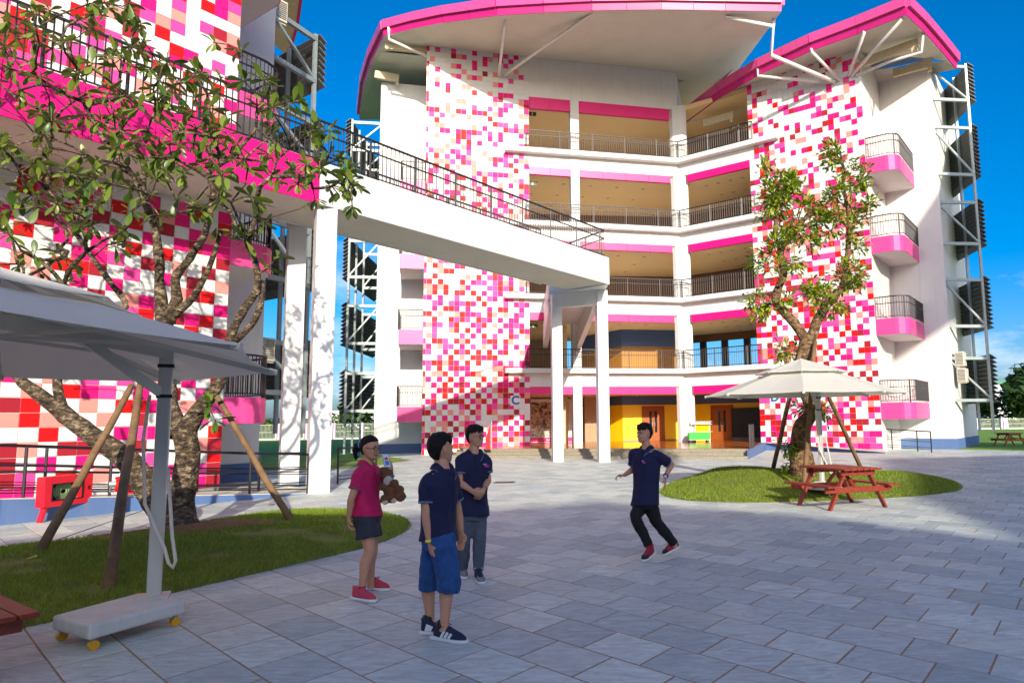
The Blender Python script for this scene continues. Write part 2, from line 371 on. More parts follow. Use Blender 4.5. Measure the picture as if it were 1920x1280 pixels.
def raw(name, v, f, m, parent=None, kind=None, smooth=False):
    me = bpy.data.meshes.new(name); me.from_pydata(v, [], f); me.materials.append(MATS[m])
    if smooth: me.polygons.foreach_set('use_smooth', [True]*len(me.polygons))
    o = bpy.data.objects.new(name, me); link(o, parent)
    if kind: o['kind'] = kind
    return o
def path_len(ps): return sum((ps[i+1]-ps[i]).length for i in range(len(ps)-1))
def walk(ps, step):
    """points every step along a polyline"""
    out = []; d = 0; nxt = 0
    for i in range(len(ps)-1):
        a, b = ps[i], ps[i+1]; L = (b-a).length
        while nxt <= d+L+1e-6: out.append(a+(b-a)*((nxt-d)/L)); nxt += step
        d += L
    return out
def rail_parts(parent, ps, h=1.1, step=.13, post=1.4, mid=.72, t=.022, name='railing', split=False):
    """steel railing along ps (Vectors at floor level): rails and posts in one mesh, balusters in another"""
    m = MB()
    for z, w in ((h, .05), (mid*h, .035), (.08, .03)):
        for i in range(len(ps)-1): m.bar(ps[i]+UP*z, ps[i+1]+UP*z, w, w)
    for p in walk(ps, post)+[ps[-1]]: m.bar(p, p+UP*h, .05, .05, Vector((0, 1, 0)))
    o = obj(name, m, 'dark_rail', parent)
    if split:
        unit = MB().bar((0, 0, .08), (0, 0, h), t, t, Vector((0, 1, 0))).mesh('baluster', 'dark_rail')
        for p in walk(ps, step):
            b = bpy.data.objects.new('baluster', unit); b.location = p; link(b, o)
    else:
        b = MB()
        for p in walk(ps, step): b.bar(p+UP*.08, p+UP*h, t, t, Vector((0, 1, 0)))
        k = obj('balusters', b, 'dark_rail', o); k['kind'] = 'stuff'
    return o
# ================================================================== GROUND
def sheet(pts, z): return MB()._add([(p[0], p[1], z) for p in pts], [tuple(range(len(pts)))])
struct('ground', sheet([(-1500, -300), (1500, -300), (1500, 2500), (-1500, 2500)], -.06), 'field')
PLAZA = [(-40, -60), (60, -60), (60, 30), tuple(G(1960, 846)[:2]), tuple(G(1800, 842)[:2]), (19, 40), (-3, 46), tuple(G(700, 851)[:2]), tuple(G(768, 862)[:2]), tuple(G(700, 873)[:2]), tuple(G(630, 878)[:2]), tuple(G(480, 884)[:2]), (-40, 30)]
plaza = struct('plaza_pavement', sheet(PLAZA, -.0028), 'joint_sand')
def inside(p, poly):
    c = False; j = len(poly)-1
    for i in range(len(poly)):
        a, b = poly[i], poly[j]
        if (a[1] > p[1]) != (b[1] > p[1]) and p[0] < (b[0]-a[0])*(p[1]-a[1])/(b[1]-a[1])+a[0]: c = not c
        j = i
    return c
LAWN_Z = -.03
# island outlines (plan)
ISL_L = [G(*p)[:2] for p in ((-260, 1245), (-60, 1200), (0, 1186), (100, 1166), (300, 1118), (470, 1078), (600, 1048), (700, 1024), (752, 1004), (775, 985), (760, 972), (720, 963), (660, 957), (560, 957), (470, 966), (380, 984), (280, 1001), (150, 1012), (0, 1030), (-200, 1052), (-420, 1110))]
ISL_R = [G(*p)[:2] for p in ((1224, 920), (1260, 938), (1380, 943), (1500, 940), (1600, 937), (1700, 932), (1770, 925), (1812, 917), (1795, 905), (1740, 893), (1680, 884))]+[Vector((7.6, 21.4)), Vector((6.0, 22.3)), Vector((4.4, 22.2)), Vector((3.0, 21.0))]
def smooth_poly(p, it=2):
    p = [Vector((q[0], q[1])) for q in p]
    for _ in range(it):
        q = []
        for i in range(len(p)):
            a, b = p[i], p[(i+1) % len(p)]; q += [a*.75+b*.25, a*.25+b*.75]
        p = q
    return p
ISL_L = smooth_poly(ISL_L); ISL_R = smooth_poly(ISL_R)
def pave():
    """slabs of about half a metre in half-bond rows"""
    a, b = R(-45), R(54); u = Vector((math.cos(a), math.sin(a))); v = Vector((math.cos(b), math.sin(b)))
    lu, lv, gap = .56, .475, .0125; o = Vector((1.284, 5.423)); items = []
    for j in range(-75, 95):
        off = (.5 if j % 2 else 0)*lu + (.04*math.sin(j*1.7))
        for i in range(-70, 75):
            c = o+u*((i+.5)*lu+off)+v*((j+.5)*lv)
            if c.y < 3.2 or c.y > 47 or abs(c.x+.06*c.y) > 1.1*c.y*.72+2.5 or not inside(c, PLAZA): continue
            if inside(c, ISL_L) and all(inside(c+d, ISL_L) for d in (Vector((.5, 0)), Vector((-.5, 0)), Vector((0, .5)), Vector((0, -.5)))): continue
            if inside(c, ISL_R) and all(inside(c+d, ISL_R) for d in (Vector((.5, 0)), Vector((-.5, 0)), Vector((0, .5)), Vector((0, -.5)))): continue
            items.append((c.length_squared, c))
    items.sort(key=lambda t: t[0])
    hu, hv = u*(lu-gap)/2, v*(lv-gap)/2
    def slab(mb, c, z):
        q = [(-hu-hv), (hu-hv), (hu+hv), (-hu+hv)]; k = .978
        vs = [(c.x+p.x, c.y+p.y, -.02) for p in q]+[(c.x+p.x, c.y+p.y, z-.003) for p in q]+[(c.x+p.x*k, c.y+p.y*k, z) for p in q]
        mb._add(vs, [(8, 9, 10, 11)]+[(i, (i+1) % 4, 4+(i+1) % 4, 4+i) for i in range(4)]+[(4+i, 4+(i+1) % 4, 8+(i+1) % 4, 8+i) for i in range(4)])
    unit = MB(); slab(unit, Vector((0, 0)), 0); ume = unit.mesh('paver', 'paver'); ume2 = ume
    def inview(c):
        d = Vector((c.x, c.y, 0))-O; w = d.dot(_f)
        if w < .5: return False
        X = 960+CX+F_PX*d.dot(_r)/w; Y = 640-F_PX*d.dot(_u)/w
        return -120 < X < 2040 and Y < 1370
    near = [t for t in items if inview(t[1])][:300]; ids = {id(t) for t in near}
    for t in near:
        p = bpy.data.objects.new('paver', ume); p.location = (t[1].x, t[1].y, random.uniform(-.0015, .0015)); link(p, plaza)
    rest = MB()
    for t in items:
        if id(t) not in ids: slab(rest, t[1], random.uniform(-.0015, .0015))
    obj('pavers', rest, 'paver', plaza, kind='stuff')
pave()

def mound(name, poly, hfun, m, step=.16):
    """lawn island: a heightfield over a plan outline with a soft shoulder"""
    xs = [p.x for p in poly]; ys = [p.y for p in poly]
    P = np.array([(p.x, p.y) for p in poly]); Q = np.roll(P, -1, 0)
    def dist(x, y):
        d = Q-P; t = np.clip(((x-P[:, 0])*d[:, 0]+(y-P[:, 1])*d[:, 1])/(d**2).sum(1), 0, 1)
        return np.hypot(P[:, 0]+t*d[:, 0]-x, P[:, 1]+t*d[:, 1]-y).min()
    def hz(x, y):
        if not inside((x, y), poly): return -.03
        d = dist(x, y); return hfun(x, y)*min(1, d/1.1)**.8 + min(.035, d*.6)
    mb = MB(); nx = int((max(xs)-min(xs))/step)+2; ny = int((max(ys)-min(ys))/step)+2
    idx = {}
    # fan of rings from the outline inwards keeps a clean edge
    c = Vector((sum(xs)/len(xs), sum(ys)/len(ys))); n = len(poly); K = 16; vs = []
    for k in range(K+1):
        t = (k/K)
        for p in poly:
            q = p+(c-p)*t; vs.append((q.x, q.y, hz(q.x, q.y) if k else -.012))
    fs = [(k*n+i, k*n+(i+1) % n, (k+1)*n+(i+1) % n, (k+1)*n+i) for k in range(K) for i in range(n)]
    mb._add(vs, fs)
    o = obj(name, mb, m, kind='structure', smooth=True)
    return o, hz
def g2(x, y, cx, cy, sx, sy, h): return h*math.exp(-((x-cx)/sx)**2-((y-cy)/sy)**2)
isl_l, HZ_L = mound('lawn', ISL_L, lambda x, y: .05+g2(x, y, -6.4, 11.2, 1.8, 1.4, .12)+g2(x, y, -3.6, 10.6, 1.4, 1.4, .12), 'lawn_ground')
isl_r, HZ_R = mound('lawn_mound', ISL_R, lambda x, y: .06+g2(x, y, 3.9, 18.4, 1.7, 2.0, .34)+g2(x, y, 7.4, 18.6, 2.2, 2.0, .16), 'lawn_ground')
soil_spots = [(-4.5, 10.1, .55, .25), (-4.0, 11.2, .4, .2), (-3.6, 9.9, .35, .2), (-6.9, 8.6, .5, .25), (-6.25, 11.0, 1.15, .62), (-5.35, 11.1, .9, .3), (-7.1, 10.4, .7, .4)]
def bare(x, y): return any(((x-a)/c)**2+((y-b)/d)**2 < 1+.5*noise.noise((x*3, y*3, 0)) for a, b, c, d in soil_spots)
def soil():
    mb = MB(); vs = []; n = 40; K = 7
    for k in range(K+1):
        for i in range(n):
            a = 2*math.pi*i/n; r = (k/K)*(1+.22*noise.noise((math.cos(a)*2, math.sin(a)*2, 3)))
            x = -6.15+math.cos(a)*1.5*r; y = 10.95+math.sin(a)*.75*r; vs.append((x, y, HZ_L(x, y)+(.022*(1-k/K)**.5 if k < K else -.03)+.012*noise.noise((x*6, y*6, 1))))
    mb._add(vs, [(k*n+i, k*n+(i+1) % n, (k+1)*n+(i+1) % n, (k+1)*n+i) for k in range(K) for i in range(n)])
    obj('soil', mb, 'soil', kind='structure', smooth=True)
soil()
def grass(name, poly, hz, count, h, w, skip=None, near=None):
    xs = [p.x for p in poly]; ys = [p.y for p in poly]; v = []; f = []; rnd = random.random
    x0, x1, y0, y1 = min(xs), max(xs), min(ys), max(ys); k = 0; tries = 0
    while k < count and tries < count*6:
        tries += 1
        x = x0+rnd()*(x1-x0); y = y0+rnd()*(y1-y0)
        if x < -1.05*y*.83-1.2 or not inside((x, y), poly): continue
        if noise.noise((x*1.3, y*1.3, 5)) < -.34 and rnd() < .6: continue
        if skip and skip(x, y) and rnd() < .93: continue
        z = hz(x, y)-.006; a = rnd()*6.283; hh = h*(.5+rnd()*.8); dx, dy = math.cos(a)*w/2, math.sin(a)*w/2; lx, ly = (rnd()-.5)*hh*1.3, (rnd()-.5)*hh*1.3
        v += [(x-dx, y-dy, z), (x+dx, y+dy, z), (x+lx, y+ly, z+hh)]; f.append((3*k, 3*k+1, 3*k+2)); k += 1
    o = raw(name, v, f, 'grass_blade', kind='stuff'); o['label'] = 'short green lawn grass on the raised island'; return o
grass('grass', ISL_L, HZ_L, 52000, .05, .011, bare)
grass('grass', ISL_R, HZ_R, 46000, .05, .016, lambda x, y: (x-5.6)**2+(y-17.6)**2 < .3)
tag(raw('fallen_leaf', [tuple(G(58, 1050, .07)+Vector(d)) for d in ((-.12, 0, 0), (-.03, -.04, .02), (.09, -.02, .05), (.03, .05, .06))], [(0, 1, 2, 3)], 'yellow_leaf'), 'yellow fallen leaf on the grass at the foot of the leftmost tree prop', 'leaf')

# lawns beyond the paving
def lawn(name, pts, z): return struct(name, sheet(pts, z), 'far_lawn')
lawn('far_lawn', [tuple(G(480, 884)[:2]), tuple(G(630, 878)[:2]), tuple(G(700, 873)[:2]), tuple(G(768, 862)[:2]), tuple(G(700, 851)[:2]), (-3, 46), (-2, 160), (-120, 160), (-120, 45), (-40, 30)], .004)
lawn('far_lawn', [tuple(G(1800, 842)[:2]), tuple(G(1960, 846)[:2]), (60, 30), (160, 40), (200, 160), (20, 160), (19, 40)], .004)

# ================================================================== TILED WALLS
def pick(t, i, j, prev):
    """tile colour at height share t: dense at the foot, thinning to white towards the top"""
    pw = .36+.2*t+.5*max(0, t-.58)
    if t < .7: pw += (.36 if (i+j) % 2 else -.31)*(1-t*1.35)
    if random.random() < pw: return 0
    ws = [0, .27, .2, .15+.05*t, .24*(1-t)**1.2+.01, .19*(1-.55*t)]
    return random.choices(range(6), ws)[0]
def tiles(wall, fr, a0, a1, z0, z1, tw, th, first='bottom', ref=None, keep=None, o=.0):
    """one tile per cell; the 300 largest in the picture are objects, the rest one mesh"""
    ncol = int(math.ceil((a1-a0)/tw-.02)); nrow = int(math.ceil((z1-z0)/th-.02)); cells = []
    H = z1-z0; part = (a1-a0)-(ncol-1)*tw
    for j in range(nrow):
        for i in range(ncol):
            x0 = a0 if (i == 0) else a0+part+(i-1)*tw; x1 = a0+part+i*tw
            ya, yb = z0+j*th, min(z1, z0+(j+1)*th)
            if keep and not keep((x0+x1)/2, (ya+yb)/2): continue
            c = pick((j+.5)/nrow, i, j, None); p = fr.at((x0+x1)/2, o, (ya+yb)/2)
            cells.append((p, x0, x1, ya, yb, c))
    def vis(t):
        d = t[0]-O; w = d.dot(_f); X = 960+CX+F_PX*d.dot(_r)/w; Y = 640-F_PX*d.dot(_u)/w
        return d.length+(0 if -20 < X < 1940 and -20 < Y < 1300 else 1e4)
    cells.sort(key=vis); cache = {}; rest = MB(); g = .012
    for k, (p, x0, x1, ya, yb, c) in enumerate(cells):
        if k < 300:
            key = (round(x1-x0, 3), round(yb-ya, 3), c)
            if key not in cache:
                w, h = (x1-x0-g)/2, (yb-ya-g)/2; b = MB(); q = .004
                vs = [(-w, 0, -h), (w, 0, -h), (w, 0, h), (-w, 0, h), (-w, -.012, -h), (w, -.012, -h), (w, -.012, h), (-w, -.012, h), (-w+q, -.016, -h+q), (w-q, -.016, -h+q), (w-q, -.016, h-q), (-w+q, -.016, h-q)]
                b._add(vs, [(8, 9, 10, 11)]+[(i, (i+1) % 4, 4+(i+1) % 4, 4+i) for i in range(4)]+[(4+i, 4+(i+1) % 4, 8+(i+1) % 4, 8+i) for i in range(4)])
                cache[key] = b.mesh('tile', TM[c])
            ob = bpy.data.objects.new('tile', cache[key]); ob.location = p; ob.rotation_euler = (0, 0, fr.h); link(ob, wall)
        else:
            rest.cur = c; w = g/2; a, b = x0+w, x1-w; c0, c1 = ya+w, yb-w
            A = [fr.at(a, o, c0), fr.at(b, o, c0), fr.at(b, o, c1), fr.at(a, o, c1)]; B = [q+fr.n*.014 for q in A]
            rest._add(A+B, [(4, 5, 6, 7), (0, 1, 5, 4), (1, 2, 6, 5), (2, 3, 7, 6), (3, 0, 4, 7)])
    if rest.f: obj('tiles', rest, TM, wall, kind='stuff')

# ================================================================== BLOCKS C AND D
F0 = .42
FLOORS = [F0, 4.73, 9.0, 13.3, 17.67]
PIN = P_CD-( (FC.n+FD.n).normalized()*11)   # corner bisector, inwards
cblock = thing('school_building', 'white school block marked C with tiled tower behind the footbridge end', 'building', FC.at(6, -2, 0))
dblock = thing('school_building', 'white school block marked D with tiled tower behind the gnarled tree', 'building', FD.at(6, -2, 0))
SC = P_CD-FC.n*.45      # facade corner seen from C
CORN = (FC.n+FD.n).normalized()
def gpoly(fr, a0, oback, o0):
    """gallery floor plan of one block up to the bisector"""
    if fr is FC: return [fr.at(5.95, o0)[:2], (P_CD-CORN*((.45-o0)/CORN.dot(FC.n)))[:2], PIN[:2], fr.at(5.95, oback)[:2]]
    return [(P_CD-CORN*((.45-o0)/CORN.dot(FD.n)))[:2], fr.at(4.41, o0)[:2], fr.at(4.41, oback)[:2], PIN[:2]]
# --- mosaic towers
mw = obj('mosaic_wall', MB().fbox(FC, 0, 5.95, -10, 0, 0, 23.6), 'grout', cblock)
tiles(mw, FC, 0, 5.95, 0, 23.6, .305, .305, keep=lambda a, z: not (z < .42 and a > 1.7) and not (4.83 < a < 5.42 and 2.6 < z < 3.2))
mwd = obj('mosaic_wall', MB().fbox(FD, 4.41, 10.8, -9, 0, 0, 21.4), 'grout', dblock)
tiles(mwd, FD, 4.41, 10.8, .12, 21.3, .305, .305, keep=lambda a, z: not (abs(a-FD.px(1453, 745)[0]) < .31 and abs(z-FD.px(1453, 745)[1]) < .31))
# --- letters
def letter(ch, fr, a, z, size, par):
    s = obj('sign_plate', MB().fbox(fr, a-size*.55, a+size*.55, .0, .03, z-size*.55, z+size*.55), 'sign_pink', par)
    obj('sign_face', MB().fbox(fr, a-size*.49, a+size*.49, .0, .034, z-size*.49, z+size*.49), 'sign_white', s)
    cu = bpy.data.curves.new('letter', 'FONT'); cu.body = ch; cu.size = size*1.25; cu.align_x = 'CENTER'; cu.align_y = 'CENTER'; cu.extrude = .004; cu.offset = .022
    _to = bpy.data.objects.new('tmp', cu); COL.objects.link(_to); _me = bpy.data.meshes.new_from_object(_to.evaluated_get(bpy.context.evaluated_depsgraph_get())); bpy.data.objects.remove(_to)
    _me.materials.clear(); _me.materials.append(MATS['sign_blue']); t = bpy.data.objects.new('letter', _me); t.location = fr.at(a, .042, z); t.rotation_euler = (R(90), 0, fr.h); link(t, s)
letter('C', FC, 5.12, 2.92, .52, cblock)
a, z = FD.px(1453, 745); letter('D', FD, a, z, .52, dblock)
# --- white side walls, plinths, balconies
RC, RD = -3.2, -4.0
wl = obj('wall', MB().fbox(FC, -2.72, 0, RC-8, RC, .4, 22.6), 'white_paint', cblock)
obj('plinth', MB().fbox(FC, -2.75, 0, RC-8.03, RC+.03, 0, .55), 'navy', cblock)
wr = obj('wall', MB().fbox(FD, 10.8, 13.55, RD-8, RD, .4, 21.4), 'white_paint', dblock)
obj('plinth', MB().fbox(FD, 10.8, 13.6, RD-8.03, RD+.03, 0, .55), 'plinth_blue', dblock)
def balcony(par, fr, pts, ztop, th, label=None):
    """pts: outline as (along, out); the first and last lie on walls"""
    P = [fr.at(a, o) for a, o in pts]
    b = obj('balcony', MB().prism([p[:2] for p in P], ztop-th, ztop), 'pink_light', par)
    obj('balcony_soffit', MB().prism([(p.x, p.y) for p in [fr.at(a*.985+.015*pts[0][0], o-.04) for a, o in pts]], ztop-th-.012, ztop-th+.01), 'white_paint', b)
    ps = [fr.at(a, o-.05, ztop) for a, o in pts[:-1] if True]
    m = MB()
    for z, w in ((1.12, .05), (.78, .035), (.1, .03)):
        for i in range(len(ps)-1): m.bar(ps[i]+UP*z, ps[i+1]+UP*z, w, w)
    for p in walk(ps, .13): m.bar(p+UP*.1, p+UP*1.12, .02, .02, Vector((0, 1, 0)))
    for p in (ps[0], ps[-1], ps[len(ps)//2]): m.bar(p, p+UP*1.13, .06, .06, Vector((0, 1, 0)))
    obj('railing', m, 'dark_rail', b)
def arc(cx, cy, r, a0, a1, n): return [(cx+r*math.cos(R(a0+(a1-a0)*i/n)), cy+r*math.sin(R(a0+(a1-a0)*i/n))) for i in range(n+1)]
for k in range(4):
    zt = 2.62+4.25*k; zd = 2.44+4.25*k
    balcony(cblock, FC, [(0, -.02), (-1.33, -.02), (-1.33, RC), (0, RC)], zt, .82)
    balcony(dblock, FD, [(10.8, -.02)]+arc(11.75, -.62, .6, 90, 0, 6)+[(12.35, RD), (10.8, RD)], zd, .82)
# --- floors with their beams
CORN = (FC.n+FD.n).normalized()
for k, z in enumerate(FLOORS):
    for blk, fr in ((cblock, FC), (dblock, FD)):
        ob_ = -11 if fr is FC else -9
        if k == 0: continue
        s = obj('floor_slab', MB().prism(gpoly(fr, 0, ob_, .45), z-.27, z), 'white_paint', blk)
        obj('beam', MB().prism(gpoly(fr, 0, ob_, .0), z-1.02, z-.272), 'white_paint', s)
        obj('ceiling', MB().prism(gpoly(fr, 0, ob_, -.22), z-1.42, z-1.022), 'ceiling', s)
        # slab nose running on across the tiled tower
        if fr is FC: obj('slab_nose', MB().fbox(fr, FC.px(946, 698)[0], 5.948, .02, .45, z-.27, z), 'white_paint', s)
        else: obj('slab_nose', MB().fbox(fr, 4.412, FD.px(1475, 681, .4)[0], .02, .45, z-.27, z), 'white_paint', s)
        # pink fascia under the beam, one panel per bay
        pk = MB()
        if fr is FC:
            L = (P_CD-FC.at(0, .45)).dot(FC.c)
            bays = [(5.96, 8.45), (8.99, L-.35)]
        else:
            L0 = (P_CD-FD.at(0, .45)).dot(FD.c); bays = [(L0+.35, 4.40)]
        for a0, a1 in bays:
            n = max(1, round((a1-a0)/1.35)); b = MB()
            for i in range(n): b.fbox(fr, a0+(a1-a0)*i/n+.006, a0+(a1-a0)*(i+1)/n-.006, -.2, .035, z-1.47, z-1.03)
            obj('pink_panel', b, 'pink_band', s)
        dl = MB()
        for i in range(5):
            for j in range(3):
                q = fr.at((6.6+i*1.7) if fr is FC else (.9+i*.8), -1.5-j*2.2, z-1.425); dl.prism([(q.x+.11*math.cos(t), q.y+.11*math.sin(t)) for t in [R(45*e) for e in range(8)]], z-1.45, z-1.42)
        obj('downlights', dl, 'beam_cream', s, kind='stuff')
# top fascia and wall above the last gallery
for blk, fr, a0, a1 in ((cblock, FC, 5.95, 15.1), (dblock, FD, 0, 4.41)):
    zt = 23.6 if fr is FC else 21.4
    if fr is FC:
        obj('wall', MB().prism(gpoly(fr, 0, -9, 0.), 20.96, zt), 'white_paint', blk)
        for b0, b1 in ((5.96, 8.45), (8.99, 14.75)):
            n = max(1, round((b1-b0)/1.4)); b = MB()
            for i in range(n): b.fbox(fr, b0+(b1-b0)*i/n+.006, b0+(b1-b0)*(i+1)/n-.006, -.2, .035, 20.25, 20.95)
            obj('pink_panel', b, 'pink_band', blk)
        obj('ceiling', MB().prism(gpoly(fr, 0, -9, -.22), 20.5, 20.955), 'ceiling', blk)
# --- columns
obj('column', MB().fbox(FC, 8.46, 8.98, -.5, .03, F0, 20.98), 'white_paint', cblock)
cc = P_CD-CORN*.62
def ccol(z0, z1, w): 
    x = Vector((-CORN.y, CORN.x, 0)); m = MB()
    q = [cc+x*w-CORN*.4, cc+x*w+CORN*.08, cc+x*(w-.2)+CORN*.26, cc-x*(w-.2)+CORN*.26, cc-x*w+CORN*.08, cc-x*w-CORN*.4]
    return m.prism([p[:2] for p in q], z0, z1)
zz = FLOORS+[21.2]
for k in range(5): obj('column', ccol(zz[k] if k else F0, zz[k+1]-(1.021 if k < 4 else .0), .52), 'white_paint', cblock)
# --- gallery railings
def gal_rail(par, fr, z):
    if fr is FC: ps = [FC.at(5.75, .33, z), P_CD-CORN*.16+UP*z]
    else: ps = [P_CD-CORN*.16+UP*z, FD.at(4.75, .33, z)]
    rail_parts(par, ps, 1.1, .14, 2.0, .72, .02, 'railing')
for z in FLOORS[1:]:
    gal_rail(cblock, FC, z); gal_rail(dblock, FD, z)
# --- back walls of the galleries
for k in range(1, 5):
    z0, z1 = FLOORS[k], (FLOORS[k+1]-1.42 if k < 4 else 20.5)
    if k == 1: continue
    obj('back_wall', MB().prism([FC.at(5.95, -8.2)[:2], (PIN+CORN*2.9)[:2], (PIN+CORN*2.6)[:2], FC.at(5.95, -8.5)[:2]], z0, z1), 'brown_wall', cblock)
    if k == 2:
        obj('back_wall', MB().fbox(FC, 9.4, 15.0, -8.0, -7.9, z0, z0+1.2), 'navy', cblock)
q0 = PIN+CORN*3.2
for k in range(1, 5):
    z0, z1 = FLOORS[k], (FLOORS[k+1]-1.42 if k < 4 else 21.4)
    e0 = FD.px(1283, 690, -6.5)[0]; e1 = 4.41
    if k in (1, 2):
        hz = 2.35 if k == 1 else .55; n = 5; wdt = (e1-e0)/n
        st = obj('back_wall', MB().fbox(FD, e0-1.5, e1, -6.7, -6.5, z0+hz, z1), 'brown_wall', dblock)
        if k == 1:
            for i in range(n+1): obj('window_pier', MB().fbox(FD, e0-.35+wdt*i, e0+.07+wdt*i, -6.72, -6.48, z0, z0+hz), 'black_cab', dblock)
        else:
            obj('back_wall', MB().fbox(FD, e0+1.9, e1, -6.7, -6.5, z0, z0+hz), 'brown_wall', dblock)
    else:
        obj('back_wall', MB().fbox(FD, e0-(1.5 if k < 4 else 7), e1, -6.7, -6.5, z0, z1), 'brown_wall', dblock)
# --- rooms on the two lower floors: ochre walls under a navy band
_a = FC.px(1168, 800, -3.7)[0]; YW = Frame(FC.at(_a, -3.7), 12.874)
yc1 = YW.px(1284, 800)[0]
YD = Frame(YW.at(yc1), -35.85)
for k in (0, 1):
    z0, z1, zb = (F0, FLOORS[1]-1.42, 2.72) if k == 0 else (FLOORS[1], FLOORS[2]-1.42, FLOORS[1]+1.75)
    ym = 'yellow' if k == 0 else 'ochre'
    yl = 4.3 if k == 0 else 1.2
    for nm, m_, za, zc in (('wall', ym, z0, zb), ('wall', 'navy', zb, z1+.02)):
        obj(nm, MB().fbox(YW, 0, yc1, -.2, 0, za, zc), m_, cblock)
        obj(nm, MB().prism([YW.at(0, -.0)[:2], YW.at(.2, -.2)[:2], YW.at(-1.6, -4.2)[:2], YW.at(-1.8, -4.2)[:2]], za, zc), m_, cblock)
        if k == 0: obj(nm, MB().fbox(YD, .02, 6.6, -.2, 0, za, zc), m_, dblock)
    obj('wall', MB().fbox(FC, 5.95, 9.6, -10.4, -10.1, z0, z1), 'stone_wall', cblock)
skirt = MB().fbox(YW, .0, yc1, 0, .012, F0, F0+.1)
obj('skirting', skirt, 'stone_wall', cblock)
def door(par, fr, x0, x1, ytop, z0=F0):
    a0 = fr.px(x0, 800, .02)[0]; a1 = fr.px(x1, 800, .02)[0]; zt = fr.px((x0+x1)/2, ytop, .02)[1]
    d = obj('door', MB().fbox(fr, a0, a0+.07, .0, .08, z0, zt).fbox(fr, a1-.07, a1, .0, .08, z0, zt).fbox(fr, a0+.07, a1-.07, .0, .08, zt-.07, zt), 'door_wood', par)
    am = (a0+a1)/2
    for s0, s1, g0, g1 in ((a0+.075, am-.008, .62, .86), (am+.008, a1-.075, .12, .36)):
        l = obj('door_leaf', MB().fbox(fr, s0, s1, .0, .05, z0+.01, zt-.075), 'door_wood', d)
        w = s1-s0; obj('glass_slot', MB().fbox(fr, s0+w*g0, s0+w*g1, .0, .055, z0+.55, zt-.32), 'dark_glass', l)
        obj('handle', MB().fbox(fr, (s1-.09) if g0 > .5 else s0+.06, (s1-.06) if g0 > .5 else s0+.09, .05, .09, z0+.95, z0+1.2), 'steel', l)
door(cblock, YW, 1204, 1246, 761); door(dblock, YD, 1334, 1376, 759)
obj('wall', MB().fbox(Frame(G(1100, 828, F0), 12.874), -.1, 1.3, -.3, 0, F0, 3.3), 'stone_wall', cblock)
dk = Frame(G(1112, 826, F0), 12.874); obj('door', MB().fbox(dk, .0, 1.6, -.3, -.1, F0, 2.75), 'door_wood', cblock)
# round column and poster wall in the lobby
for z0, z1 in ((F0, 3.3), (FLOORS[1], FLOORS[2]-1.42)):
    c = FC.at(8.35, -2.6); obj('column', MB().tube([(c.x, c.y, z0), (c.x, c.y, z1)], .3, 16), 'beam_cream', cblock, smooth=False)
PW = Frame(G(995, 829, F0), 12.874)
a1 = PW.px(1066, 780)[0]
poster = obj('poster_board', MB().fbox(PW, 0, a1+.5, -.15, 0, F0, 3.2), 'sign_white', cblock)
def photo_mat(name, seed, cols):
    m = bpy.data.materials.new(name); m.use_nodes = True; nt = m.node_tree; n = nt.nodes; L = nt.links.new; b = n['Principled BSDF']; b.inputs['Roughness'].default_value = .4
    ge = n.new('ShaderNodeNewGeometry'); mp = n.new('ShaderNodeMapping'); mp.inputs['Location'].default_value = (seed*3.7, seed, seed*1.3); L(ge.outputs['Position'], mp.inputs[0])
    nz = n.new('ShaderNodeTexNoise'); nz.inputs['Scale'].default_value = 3.4; nz.inputs['Detail'].default_value = 3; nz.inputs['Distortion'].default_value = .8; L(mp.outputs[0], nz.inputs[0])
    rp = n.new('ShaderNodeValToRGB'); e = rp.color_ramp.elements; rp.color_ramp.interpolation = 'CONSTANT'
    e[0].color = (*lin(cols[0]), 1); e[1].position = .42; e[1].color = (*lin(cols[1]), 1)
    for k, c in enumerate(cols[2:]): x = e.new(.49+.06*k); x.color = (*lin(c), 1)
    L(nz.outputs[0], rp.inputs[0]); L(rp.outputs[0], b.inputs['Base Color']); MATS[name] = m
photo_mat('photo_a', 1, [(60, 44, 38), (150, 104, 72), (196, 150, 116), (224, 190, 160), (110, 60, 70), (60, 80, 110)])
photo_mat('photo_b', 5, [(70, 52, 44), (176, 140, 108), (216, 184, 150), (160, 90, 60), (120, 110, 90)])
photo_mat('photo_c', 9, [(40, 70, 110), (230, 232, 232), (120, 170, 70), (220, 200, 190), (200, 90, 60)])
for k, (u0, u1, z0, z1, m_) in enumerate([(0, .55, 2.15, 3.0, 'photo_a'), (.57, 1, 2.15, 3.0, 'photo_b'), (0, .55, 1.3, 2.12, 'photo_b'), (.57, 1, 1.3, 2.12, 'photo_a'), (0, .55, .75, 1.27, 'photo_c'), (.57, 1, .75, 1.27, 'photo_a')]):
    obj('photograph', MB().fbox(PW, a1*u0+.03, a1*u1-.01, 0, .012, z0, z1), m_, poster)
pb = obj('poster_foot', MB().fbox(PW, 0, a1+.5, 0, .012, F0+.02, .72), 'pink_band', poster)
sq = MB()
for i in range(9): sq.fbox(PW, a1*.42+i*.055, a1*.42+i*.055+.035, .012, .016, .52, .58+(.06 if i % 3 == 0 else 0))
obj('lettering', sq, 'sign_white', pb)
# --- exit signs
for z in (FLOORS[1], FLOORS[2], FLOORS[3], FLOORS[4]):
    zt = z+2.55; e = obj('exit_sign', MB().fbox(FC, 6.0, 6.5, -.75, -.7, zt-.1, zt+.12), 'exit_green', cblock)
    obj('sign_print', MB().fbox(FC, 6.22, 6.3, -.7, -.696, zt-.05, zt+.08), 'sign_white', e)
